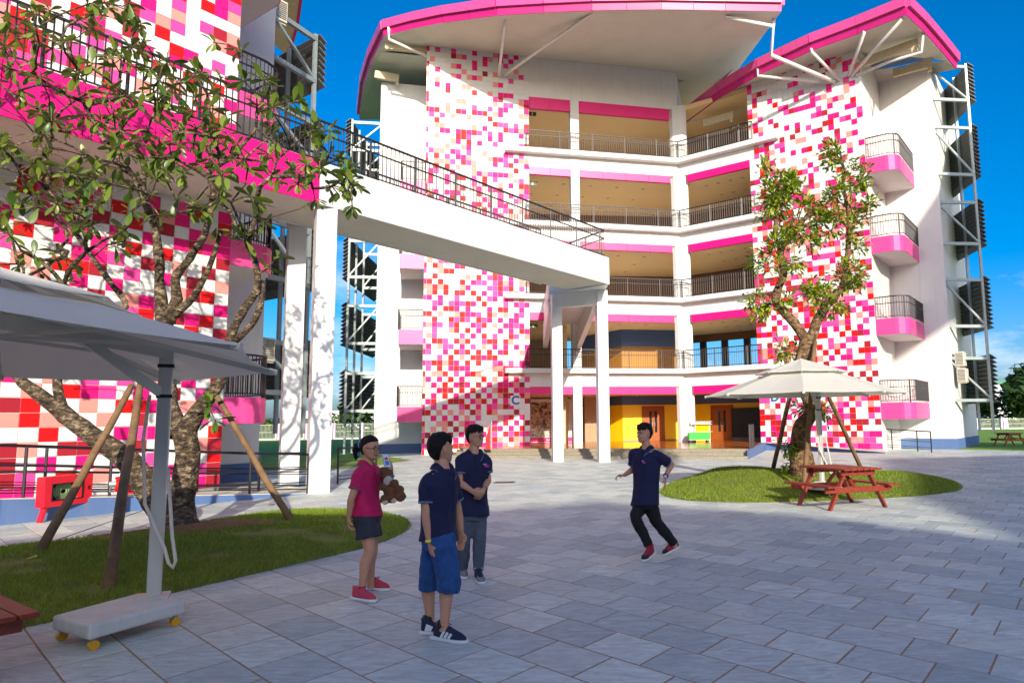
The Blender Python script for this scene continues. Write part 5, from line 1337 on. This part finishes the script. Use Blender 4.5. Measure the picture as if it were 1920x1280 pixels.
def shoe(t, heel, toe, ankle, w, upper, sole, lace, stripes=None, toe_cap=None, sock=None):
    d = toe-heel; L = d.length; f = d.normalized(); r = f.cross(UP).normalized(); u = r.cross(f)
    pr = [(0, .36, .0), (.08, .42, .0), (.3, .40, 0), (.5, .43, 0), (.7, .52, 0), (.86, .44, .0), (.96, .28, 0), (1, .12, 0)]
    q = lambda k, z, y=0: heel+f*L*k+u*z+r*y
    sm = MB()
    ring = [q(k, 0, w*a) for k, a, _ in pr]+[q(k, 0, -w*a) for k, a, _ in pr[::-1]]
    n = len(ring); lo = [p+u*(.004+.016*max(0, (i_-.82))*0) for i_, p in enumerate(ring)]; hi = [p+u*.03 for p in ring]; mid = [p+u*.016+(p-q(.5, 0)).normalized()*.006 for p in ring]
    sm._add(lo+mid+hi, [tuple(range(n-1, -1, -1)), tuple(range(2*n, 3*n))]+[(a*n+i, a*n+(i+1) % n, (a+1)*n+(i+1) % n, (a+1)*n+i) for a in (0, 1) for i in range(n)])
    s = obj('shoe', MB().rings([(q(.5, .028), f*L*.47, r*w*.42), (q(.49, .045), f*L*.47, r*w*.43), (q(.44, .068), f*L*.415, r*w*.38), (q(.33, .09), f*L*.30, r*w*.33), (q(.24, .112), f*L*.215, r*w*.30), (q(.2, .122), f*L*.18, r*w*.26)], 20, True, .9), upper, t, smooth=True)
    obj('sole', sm, sole, s, smooth=False)
    lm = MB()
    for k in range(5):
        x = .40+.075*k; z = .1-.012*k-.02*(k > 2)*(k-2)*.5; lm.tube([q(x, z-.012, -w*.2), q(x+.01, z+.004, 0), q(x, z-.012, w*.2)], .005, 5)
    lm.tube([q(.4, .105, 0), q(.38, .125, .03), q(.42, .115, .045)], .004, 5); lm.tube([q(.4, .105, 0), q(.38, .125, -.03), q(.44, .11, -.04)], .004, 5)
    obj('laces', lm, lace, s)
    if stripes:
        for sd in (-1, 1):
            for k in range(3):
                x = .36+.105*k; m = MB()
                a, b = q(x+.07, .082-.006*k, sd*w*(.36)), q(x, .034, sd*w*(.455)); m.bar(a+r*sd*.004, b+r*sd*.004, .02, .006, r); obj('stripe', m, stripes, s)
    if toe_cap: obj('toe_cap', MB().rings([(q(.79, .03), f*L*.2, r*w*.44), (q(.79, .05), f*L*.185, r*w*.42), (q(.76, .066), f*L*.14, r*w*.34)], 16, True, .9), toe_cap, s, smooth=True)
    if sock: obj('sock', MB().tube([q(.2, .1), ankle+UP*.02], [.043, .045], 12), sock, t, smooth=True)
    return s
def torso_rings(J, top, bottom, lat, dep, scale=1., wid=(.175, .155, .165, .19, .205, .16, .07), dpt=(.12, .105, .105, .115, .115, .085, .06)):
    """elliptic sections from the hem to the neck"""
    r0 = (J['hipR']-J['hipL']).normalized(); r1 = (J['shR']-J['shL']).normalized(); rs = []
    zs = (0, .22, .42, .62, .80, .93, 1.0)
    for z, w, d in zip(zs, wid, dpt):
        c = bottom+(top-bottom)*z; r = (r0*(1-z)+r1*z).normalized(); ax = (top-bottom).normalized(); f = ax.cross(r).normalized() if True else None
        c2 = c+f*(-.012*math.sin(math.pi*z))
        rs.append((c2, r*w*scale, f*d*scale))
    return rs
def collar(t, J, top, lat, m, trimm, h=1.):
    f, r, u = orth((J['chest_f']-UP*J['chest_f'].z)); b = MB(); n = 22; vs = []
    for j, (rad, z) in enumerate(((.062, .012), (.066, .035), (.082, .022), (.098, -.008), (.101, -.012))):
        for k in range(n+1):
            a = R(-158+316*k/n); open_ = 1+.14*(abs(math.cos(a/2)) < .35)*j*.3
            v = -f*math.cos(a)*rad*.92*open_+r*math.sin(a)*rad*1.05; drop = -.05*max(0, -math.cos(a))**2*(1+.25*j)
            vs.append(top+v+u*(z+drop))
    fs = [(j*(n+1)+k, j*(n+1)+k+1, (j+1)*(n+1)+k+1, (j+1)*(n+1)+k) for j in range(4) for k in range(n)]
    b._add(vs, fs); b.mi = [0]*(3*n)+[1]*n
    o = obj('collar', b, [m, trimm], t, smooth=True); s = o.modifiers.new('s', 'SOLIDIFY'); s.thickness = .006
def person(label, J, h_head, face_dir, hair_style, shirt, trim, bottom, bottom_kind, skin, glasses=None, smile=0, hands=None, seed=1, body_w=1., sleeve=.62, hem_drop=.0):
    base = J['ground']; t = thing('person', label, 'person', base, 'students in the courtyard')
    mb = MB(); P, f, r, u = head(mb, J['head'], face_dir, h_head)
    neck = J['neck']; limb(mb, [neck-UP*.06, neck, P(0, -.04, .12), P(0, -.04, .3)], [.075*body_w, .056*body_w, .053*body_w, .052*body_w])
    hipc = (J['hipR']+J['hipL'])/2; J['chest_f'] = J['body_f']
    tr = torso_rings(J, neck+UP*.0, hipc+UP*.02, None, None, .9*body_w); mb.rings([(c, a*(.82 if i < 2 else .95), b*(.82 if i < 2 else .95)) for i, (c, a, b) in enumerate(tr)], 20)
    for s in 'RL':
        sh, el, wr = J['sh'+s], J['el'+s], J['wr'+s]
        limb(mb, [sh+(neck-sh)*.3-UP*.03, sh-UP*.006, sh+(el-sh)*.5, el, el+(wr-el)*.3, wr], [.05*body_w, .05*body_w, .043*body_w, .037*body_w, .038*body_w, .026*body_w])
        hd = J['hd'+s]; hand(mb, wr, hd[0], hd[1], hd[2], 1., hd[3])
        hp, kn, an = J['hip'+s], J['kn'+s], J['an'+s]
        cb = J.get('calf_back', -J['body_f'])*.018
        limb(mb, [hp+UP*.02, hp+(kn-hp)*.4, kn, kn+(an-kn)*.3+cb, kn+(an-kn)*.7+cb*.3, an, an-UP*.04], [.092*body_w, .08*body_w, .058*body_w, .059*body_w, .042*body_w, .036*body_w, .04*body_w])
    me = remeshed(mb, .0062, 3, 'body'); mobj('body', me, skin, t)
    face(t, P, f, r, u, h_head, smile, glasses); hair(t, P, f, r, u, h_head, hair_style, seed)
    # shirt
    sm = MB(); hem = hipc-UP*hem_drop
    sm.rings(torso_rings(J, neck-UP*.012, hem, None, None, 1.06*body_w, wid=(.192, .174, .170, .184, .197, .155, .072), dpt=(.152, .134, .125, .126, .12, .09, .068)), 24)
    for s in 'RL':
        sh, el = J['sh'+s], J['el'+s]; e = sh+(el-sh)*sleeve
        limb(sm, [sh+(neck-sh)*.45-UP*.02, sh+UP*.004, sh+(el-sh)*.35, e], [.075*body_w, .072*body_w, .07*body_w, .067*body_w])
    me = remeshed(sm, .0085, 3, 'polo_shirt'); wrinkle(me, .017, 8, seed*3.1); so = mobj('polo_shirt', me, shirt, t)
    for s in 'RL':
        sh, el = J['sh'+s], J['el'+s]; a, b = sh+(el-sh)*(sleeve-.075), sh+(el-sh)*(sleeve+.012)
        m = MB().tube([a+(b-a)*.35, b], [.0705*body_w, .071*body_w], 18, True); obj('cuff', m, trim, so, smooth=False)
    collar(so, J, neck+UP*.0, None, shirt, trim)
    F, rr, uu = orth(J['body_f']-UP*J['body_f'].z)
    ax = (neck-hem).normalized(); fr0 = neck-ax*.06+F*.118*body_w
    pl = MB().bar(neck-ax*.035+F*.098*body_w, neck-ax*.18+F*.138*body_w, .03, .006, F); obj('placket', pl, shirt, so)
    # bottoms
    bm = MB(); w = (hipc+UP*.09)
    r0 = (J['hipR']-J['hipL']).normalized(); fb = UP.cross(r0).normalized()
    bm.rings([(hipc+UP*.08, r0*.158*body_w, fb*.118*body_w), (hipc+UP*.02, r0*.182*body_w, fb*.138*body_w), (hipc-UP*.05, r0*.19*body_w, fb*.142*body_w), (hipc-UP*.11, r0*.172*body_w, fb*.125*body_w)], 22)
    for s in 'RL':
        hp, kn, an = J['hip'+s], J['kn'+s], J['an'+s]
        if bottom_kind == 'shorts': limb(bm, [hp, hp+(kn-hp)*.35, hp+(kn-hp)*.62], [.112*body_w, .116*body_w, .12*body_w], 16)
        elif bottom_kind == 'knee': limb(bm, [hp, hp+(kn-hp)*.5, kn, kn+(an-kn)*.26], [.114*body_w, .104*body_w, .092*body_w, .088*body_w], 16)
        else: limb(bm, [hp, hp+(kn-hp)*.5, kn, kn+(an-kn)*.5, an+(kn-an)*.1, an+(kn-an)*.02], [.102*body_w, .09*body_w, .072*body_w, .064*body_w, .058*body_w, .055*body_w], 16)
    me = remeshed(bm, .0085, 3, bottom); wrinkle(me, .018, 10, seed*5.3); mobj({'shorts': 'shorts', 'knee': 'shorts', 'long': 'trousers'}[bottom_kind], me, bottom, t)
    return t, so, P, (F, rr, uu)
def shoe_at(t, hx, hy, tx, ty, an, up_heel=0., up_toe=0., w=.098, **k):
    heel, toe = G(hx, hy, up_heel), G(tx, ty, up_toe); return shoe(t, heel, toe, an, w, **k)
def logo(so, p, F, r, u):
    a = obj('logo', MB().bar(p-r*.03+u*.012, p+r*.012+u*.012, .014, .004, F), 'logo_blue', so); obj('logo_mark', MB().bar(p-r*.012-u*.008, p+r*.035-u*.01, .018, .004, F), 'logo_pink', a)

def girl():
    y = 7.12; bf = Vector((.97, -.2, 0)).normalized()
    J = dict(ground=G(690, 1118), head=W(693.5, 838.5, y), neck=W(688, 869, y), body_f=bf, shR=W(676, 889, y-.13), shL=W(702, 885, y+.15), elR=W(659, 934, y-.2), wrR=W(654, 968, y-.17), elL=W(731, 915, y+.12), wrL=W(733, 884, y-.02),
             hipR=W(683, 968, y-.08), hipL=W(692, 967, y+.09), knR=W(693, 1031, y-.1), anR=W(678, 1108, y-.12), knL=W(698, 1031, y+.1), anL=W(695, 1094, y+.12),
             hdR=(Vector((.0, .05, -1)), Vector((.9, .3, 0)), .75, 1), hdL=(Vector((-.12, -.1, 1)), Vector((-.9, .25, .1)), .85, -1))
    t, so, P, (F, r, u) = person('girl in a pink polo shirt and dark shorts with ponytail drinking from a carton', J, .238, Vector((.96, -.28, -.04)), 'tail', 'pink_polo', 'trim_purple', 'grey_shorts', 'shorts', 'skin_tan', 'glass_rim', 1, seed=2, body_w=.95)
    shoe_at(t, 660, 1122, 706, 1129, J['anR'], w=.098, upper='shoe_pink', sole='sole', lace='lace_red')
    shoe_at(t, 688, 1104, 732, 1107, J['anL'], w=.098, upper='shoe_pink', sole='sole', lace='lace_red')
    a = J['wrL']; obj('wristband', MB().tube([a-UP*.055, a-UP*.03], [.036, .035], 16), 'band_teal', t)
    # drink carton in the raised hand
    c = W(724, 864, y-.06); f = Vector((.55, -.8, 0)).normalized(); s = Vector((.8, .55, 0)).normalized(); up = Vector((-.26, 0, 1)).normalized()
    k = thing('drink_carton', 'small pale blue drink carton held to her mouth by the girl in pink', 'carton', c-up*.06)
    b = MB(); b._add([c+s*i*.026+f*j*.018+up*l for l in (-.058, .045) for i, j in ((-1, -1), (1, -1), (1, 1), (-1, 1))]+[c+s*i*.026+up*.066 for i in (-1, 1)], [(3, 2, 1, 0), (0, 1, 5, 4), (1, 2, 6, 5), (2, 3, 7, 6), (3, 0, 4, 7), (4, 5, 9, 8), (6, 7, 8, 9), (5, 6, 9), (7, 4, 8)])
    obj('box', b, 'carton', k)
    obj('print', MB().bar(c+f*.0185-up*.04, c+f*.0185+up*.005, .036, .002, f), 'carton_blue', k); obj('print', MB().bar(c+f*.0185+up*.012, c+f*.0185+up*.038, .03, .002, f), 'carton_red', k)
    obj('straw', MB().tube([c+up*.06-s*.01, P(0, .39, .2)], .003, 6), 'carton_red', k)
    # plush bear under her arm
    q = W(735, 919, y-.05); tb = thing('plush_bear', 'brown plush bear with a cream bib hugged by the girl in pink', 'soft toy', q-UP*.12)
    X, Yv = Vector((1, 0, 0)), Vector((0, 1, 0))
    m = MB(); m.ell(q, X*.085, Yv*.075, UP*.09, 14, 10)
    m.ell(W(725, 886, y-.02), X*.066, Yv*.06, UP*.06, 14, 10); m.ell(W(721, 892, y-.07), X*.035, Yv*.035, UP*.03, 10, 8)
    for px, py, a_ in ((739, 906, .045), (748, 918, .05), (717, 912, .042), (751, 930, .055), (722, 936, .05), (735, 934, .05)): m.ell(W(px, py, y-.09), X*a_, Yv*a_, UP*a_*.95, 12, 8)
    for px, py in ((717, 879), (733, 880)): m.sph(W(px, py, y-.01), .024, 8, 6)
    me = remeshed(m, .007, 2, 'plush'); wrinkle(me, .009, 60, 4); mobj('plush', me, 'plush', tb)
    obj('bib', MB().ell(W(727, 901, y-.085), X*.045, Yv*.02, UP*.05, 12, 8), 'plush_light', tb, smooth=True)
    for px, py in ((738, 938), (722, 941)): obj('paw_pad', MB().ell(W(px, py, y-.125), X*.03, Yv*.014, UP*.025, 10, 6), 'plush_light', tb, smooth=True)
def front_boy():
    y = 5.74; bf = Vector((.82, -.57, 0)).normalized()
    J = dict(ground=G(832, 1200), head=W(827, 840, y), neck=W(830, 876, y-.02), body_f=bf, shR=W(803, 908, y-.12), shL=W(846, 899, y+.13), elR=W(799, 966, y-.16), wrR=W(806, 1016, y-.16), elL=W(859, 962, y+.2), wrL=W(864, 996, y+.2),
             hipR=W(826, 1003, y-.09), hipL=W(820, 1000, y+.09), knR=W(843, 1086, y-.11), anR=W(833, 1172, y-.1), knL=W(806, 1083, y+.1), anL=W(806, 1163, y+.12),
             hdR=(Vector((.22, .0, -1)), Vector((.75, .6, 0)), .4, 1), hdL=(Vector((.05, .0, -1)), Vector((-.3, -.9, 0)), .5, -1))
    t, so, P, (F, r, u) = person('boy in navy polo and blue denim knee shorts turning his head away', J, .246, Vector((.70, .71, .05)), 'short', 'navy_polo', 'trim', 'denim', 'knee', 'skin_tan', None, 0, seed=3, body_w=.98, sleeve=.6, hem_drop=.05)
    shoe_at(t, 812, 1196, 876, 1207, J['anR'], w=.105, upper='shoe_navy', sole='sole', lace='shoe_navy', stripes='sole', sock='black_plastic')
    shoe_at(t, 789, 1187, 826, 1188, J['anL'], w=.105, upper='shoe_navy', sole='sole', lace='shoe_navy', stripes='sole', sock='black_plastic')
    a = J['wrR']; d = (J['elR']-a).normalized(); obj('wristband', MB().tube([a+d*.005, a+d*.022], [.034, .035], 16), 'band_yellow', t)
def back_boy():
    y = 7.85; bf = Vector((.45, -.89, 0)).normalized()
    J = dict(ground=G(884, 1088), head=W(891, 817, y), neck=W(889, 848, y), body_f=bf, shR=W(866, 862, y-.08), shL=W(909, 864, y+.09), elR=W(862, 904, y-.14), wrR=W(885, 920, y-.24), elL=W(915, 900, y+.06), wrL=W(907, 917, y-.16),
             hipR=W(874, 955, y-.04), hipL=W(896, 955, y+.05), knR=W(870, 1013, y-.05), anR=W(867, 1067, y+.06), knL=W(899, 1013, y-.02), anL=W(897, 1071, y-.02),
             hdR=(Vector((.85, -.3, -.35)), Vector((.2, .9, .2)), .8, 1), hdL=(Vector((-.5, -.3, -.75)), Vector((-.3, .9, 0)), .8, -1))
    t, so, P, (F, r, u) = person('boy with glasses in a navy polo and grey track pants clasping his hands', J, .242, Vector((.95, -.3, -.03)), 'short', 'navy_polo', 'trim', 'grey_pants', 'long', 'skin_tan', 'black_plastic', 0, seed=5, body_w=1.0, sleeve=.62, hem_drop=.06)
    shoe_at(t, 866, 1077, 873, 1086, J['anR'], w=.1, upper='shoe_grey', sole='sole', lace='sole')
    shoe_at(t, 893, 1079, 904, 1096, J['anL'], w=.1, upper='shoe_navy', sole='sole', lace='sole', toe_cap='shoe_grey')
    n = J['neck']; logo(so, n-UP*.135+F*.146+r*-.085, F, -r, UP)
    a = J['wrL']; d = (J['elL']-a).normalized(); obj('bracelet', MB().tube([a+d*.01, a+d*.02], [.031, .031], 14), 'black_plastic', t)
def runner():
    y = 8.85; bf = Vector((-.72, -.69, 0)).normalized()
    J = dict(ground=G(1225, 1048), head=W(1208, 811, y), neck=W(1212, 840, y), body_f=bf, shR=W(1189, 852, y+.08), shL=W(1236, 857, y-.1), elR=W(1186, 880, y+.16), wrR=W(1171, 890, y+.02), elL=W(1259, 870, y+.02), wrL=W(1247, 894, y-.1),
             hipR=W(1203, 936, y+.03), hipL=W(1215, 936, y-.06), knR=W(1193, 971, y-.1), anR=W(1216, 1023, y-.02), knL=W(1232, 978, y-.02), anL=W(1264, 1019, y+.12), calf_back=Vector((.7, .5, 0)),
             hdR=(Vector((-1, -.25, -.05)), Vector((.1, -.2, -1)), .85, 1), hdL=(Vector((-.05, -.15, -1)), Vector((-.8, .2, 0)), .25, -1))
    t, so, P, (F, r, u) = person('smiling boy in a navy polo and black trousers running towards the others', J, .24, Vector((-.88, -.47, -.04)), 'short', 'navy_polo', 'trim', 'black_pants', 'long', 'skin_tan', None, 1, seed=7, body_w=.98, sleeve=.66, hem_drop=.07)
    heel, toe = W(1226, 1036, y-.0), G(1206, 1053, .0); heel.z = max(heel.z, .06); shoe(t, heel, toe, J['anR'], .1, 'shoe_red', 'sole', 'black_plastic', None, 'shoe_black')
    heel, toe = W(1276, 1027, y+.15), G(1244, 1042, .0); heel.z = max(heel.z, .1); shoe(t, heel, toe, J['anL'], .1, 'shoe_red', 'sole', 'black_plastic', None, 'shoe_black', 'grey_shorts')
    n = J['neck']; logo(so, n-UP*.16+F*.142+r*-.07, F, -r, UP)
    a = J['wrL']; d = (J['elL']-a).normalized(); w_ = obj('watch', MB().tube([a+d*.012, a+d*.032], [.032, .033], 14), 'black_plastic', t)
    obj('watch_face', MB().bar(a+d*.022+Vector((-.005, -.036, 0)), a+d*.022+Vector((-.006, -.04, 0)), .028, .028), 'carton', w_)
girl(); front_boy(); back_boy(); runner()
# ================================================================== BEYOND THE COURTYARD
def hedge_bank(name, label, x0, x1, y, h, depth, m_leaf, m_core, n, seed, leaf=.5):
    rnd = random.Random(seed); b = MB()
    for k in range(n):
        x = rnd.uniform(x0, x1); hh = h*(.62+.38*noise.noise(Vector((x*.13, seed, 0)))+.2*rnd.random()); z = rnd.random()**.7*hh; yy = y+rnd.uniform(-.5, .5)*depth
        a = rnd.random()*6.28; t = rnd.uniform(-.5, .9); s = leaf*rnd.uniform(.5, 1.3)
        u = Vector((math.cos(a), math.sin(a), t)).normalized()*s; v = Vector((-math.sin(a), math.cos(a), rnd.uniform(-.4, .4))).normalized()*s*.5; p = Vector((x, yy, z))
        b._add([p-u*.5, p+v*.5, p+u*.5, p-v*.5], [(0, 1, 2, 3)])
    o = obj(name, b, m_leaf, kind='stuff'); o['label'] = label
    return o
hedge_bank('hedge', 'long green hedge with yellow flowers beyond the right hand lawn fence', 62, 130, 112, 4.6, 6, 'hedge_leaf', 'hedge', 5200, 3, 1.3)
hedge_bank('hedge', 'green bushes beyond the left hand lawn fence', -82, -24, 98, 3.6, 6, 'hedge_leaf', 'hedge', 4200, 8, 1.2)
def far_tree(label, p, h, r, n, seed):
    rnd = random.Random(seed); t = thing('round_tree', label, 'tree', p)
    obj('trunk', MB().tube([p, p+UP*h*.5, p+UP*h*.75], [r*.09, r*.07, r*.04], 7), 'bark_brown', t)
    b = MB(); L = 7; cs = [p+Vector((rnd.gauss(0, r*.42), rnd.gauss(0, r*.42), h*.68+rnd.gauss(0, h*.13))) for _ in range(L)]
    for k in range(n):
        c = rnd.choice(cs); d = Vector((rnd.gauss(0, 1), rnd.gauss(0, 1), rnd.gauss(0, 1))).normalized()*r*rnd.uniform(.3, .62); q = c+d
        a = Vector((rnd.gauss(0, 1), rnd.gauss(0, 1), rnd.gauss(0, .6))).normalized(); v = a.cross(d).normalized(); s = r*.17*rnd.uniform(.6, 1.4)
        b._add([q-a*s, q+v*s*.5, q+a*s, q-v*s*.5], [(0, 1, 2, 3)])
    obj('crown', b, 'dark_leaf', t, kind='stuff')
far_tree('dark round tree at the far right edge beyond the fence', W(1925, 800, 105)*1+Vector((0, 0, 0)), 7.2, 4.2, 1500, 1)
far_tree('dark round tree directly below the right louvre screen', W(1858, 800, 110), 6.4, 2.8, 1000, 2)
far_tree('small bushy tree far behind the louvre screen at left of the C tower', W(680, 810, 92), 4.6, 2.6, 900, 6)
# fence with striped posts
def mesh_fence(label, p0, p1, h, nbay, post_w, stripe, grp):
    t = thing('fence', label, 'fence', p0, grp); d = (p1-p0); e = d.normalized()
    for i in range(nbay):
        a, b = p0+d*(i/nbay), p0+d*((i+1)/nbay); m = MB(); L = (b-a).length; k = int(L/.16)
        for j in range(k): q = a+(b-a)*((j+.5)/k); m.bar(q+UP*.1, q+UP*h, .05, .04, Vector((0, 1, 0)))
        for z in (.15, h*.5, h-.05): m.bar(a+UP*z, b+UP*z, .05, .08)
        obj('fence_panel', m, 'fence_mesh', t)
    for i in range(nbay+1):
        q = p0+d*(i/nbay); po = obj('fence_post', MB().bar(q, q+UP*(h+.1), post_w, post_w, Vector((0, 1, 0))), 'sign_white', t)
        for s in ((-.22, .22) if stripe else (0,)):
            obj('stripe', MB().bar(q+e*post_w*s-Vector((0, post_w*.52, 0)), q+e*post_w*s-Vector((0, post_w*.52, 0))+UP*(h+.1), .16, .04, Vector((0, 1, 0))), 'pink_light' if s <= 0 else 'logo_blue', po)
    obj('fence_kerb', MB().bar(p0+UP*.0, p1+UP*.0, .2, .3), 'far_white', t)
def far(x, d, z=0): q = W(x, 790, d); return Vector((q.x, q.y, z))
mesh_fence('pale mesh fence with striped white posts beyond the right hand lawn', far(1770, 98), far(1990, 98), 1.45, 4, .9, True, 'far boundary fences')
mesh_fence('pale mesh fence with white posts beyond the left hand lawn', far(470, 88), far(730, 88), 1.9, 5, .45, False, 'far boundary fences')
def shed(label, p, w, d, h, roofm):
    t = thing('warehouse', label, 'warehouse', p, 'white warehouses on the horizon')
    obj('wall', MB().box(p.x-w/2, p.x+w/2, p.y, p.y+d, -.5, h), 'far_white', t)
    b = obj('roof', MB().box(p.x-w/2-.6, p.x+w/2+.6, p.y-.5, p.y+d+.5, h+.002, h+.8), roofm, t)
    obj('band', MB().box(p.x-w/2-.05, p.x+w/2+.05, p.y-.06, p.y-.01, h*.38, h*.38+.5), roofm, t)
shed('far white warehouse with green roof line behind the trees at the right edge', far(1985, 300), 60, 30, 16, 'far_green')
shed('far low white warehouse roof on the horizon left of the C tower', far(640, 340), 52, 30, 8, 'far_white')
# courtyard block behind the camera that shades the foreground
def rear():
    t = thing('school_building', 'white school block across the courtyard shading the foreground paving', 'building', (8, -38, 0))
    edge = [(-8.76, 11.0), (-6.4, 12.0), (-1.9, 14.0), (.1, 15.0), (1.8, 13.95), (3.3, 12.9), (4.36, 11.7), (5.6, 9.9), (5.96, 10.8), (6.8, 15.3), (8.6, 20.5), (11.9, 29.5)]
    prof = []
    for x, y in edge:                                          # where the light that grazes the shade's rim crosses this roof
        k = (y+34.6)/SUN_L.y; prof.append((x-SUN_L.x*k, -SUN_L.z*k))
    prof = [(-44, prof[0][1]-3), (-24, prof[0][1]-1.6), (-8, prof[0][1]-.7)]+prof+[(prof[-1][0]+8, prof[-1][1]+.6), (prof[-1][0]+22, prof[-1][1])]
    for i in range(len(prof)-1):
        (x0, z0), (x1, z1) = prof[i], prof[i+1]
        obj('wall', MB().prism([(x0, -45), (x1, -45), (x1, -35), (x0, -35)], -.02, [z0-.9, z1-.9, z1-.9, z0-.9]), 'white_paint', t)
        obj('roof', MB().prism([(x0, -45.4), (x1, -45.4), (x1, -34.6), (x0, -34.6)], [z0-.898, z1-.898, z1-.898, z0-.898], [z0, z1, z1, z0]), 'fascia', t)
        for k in range(4):
            zz = 1.2+4.2*k
            if zz+2.6 < min(z0, z1)-1: obj('window', MB().box(x0+.8, x1-.6, -35.02, -34.95, zz, zz+2.2), 'dark_glass', t) if x1-x0 > 1.8 else None
rear()
def right_block():
    """neighbouring block right of the view; its roof throws the broad shade on the end wall of block D"""
    zr = 23.0; t = thing('school_building', 'white school block right of the courtyard whose roof shades the right end wall', 'building', (30, 6, 0))
    def up(x, y):
        a, z = FD.px(x, y, RD); p = FD.at(a, RD, z); k = (zr-z)/-SUN_L.z; return p-SUN_L*k
    u1, u2, l1, l2 = up(1770, 372), up(1655, 540), up(1790, 600), up(1648, 700)
    pl = [u2, u1, u1+(u1-u2).normalized()*16, l1+(l1-l2).normalized()*16, l1, l2]  # unseen roof, outlined so that its shade lands on that wall
    print('right block', [tuple(round(v, 1) for v in p) for p in pl])
    obj('roof', MB().prism([p[:2] for p in pl], zr, zr+.7), 'fascia', t)
    q = [pl[1]*.5+pl[2]*.5, pl[2], pl[3], pl[4]*.5+pl[3]*.5]
    obj('wall', MB().prism([p[:2] for p in q], -.02, zr-.002), 'white_paint', t)
right_block()
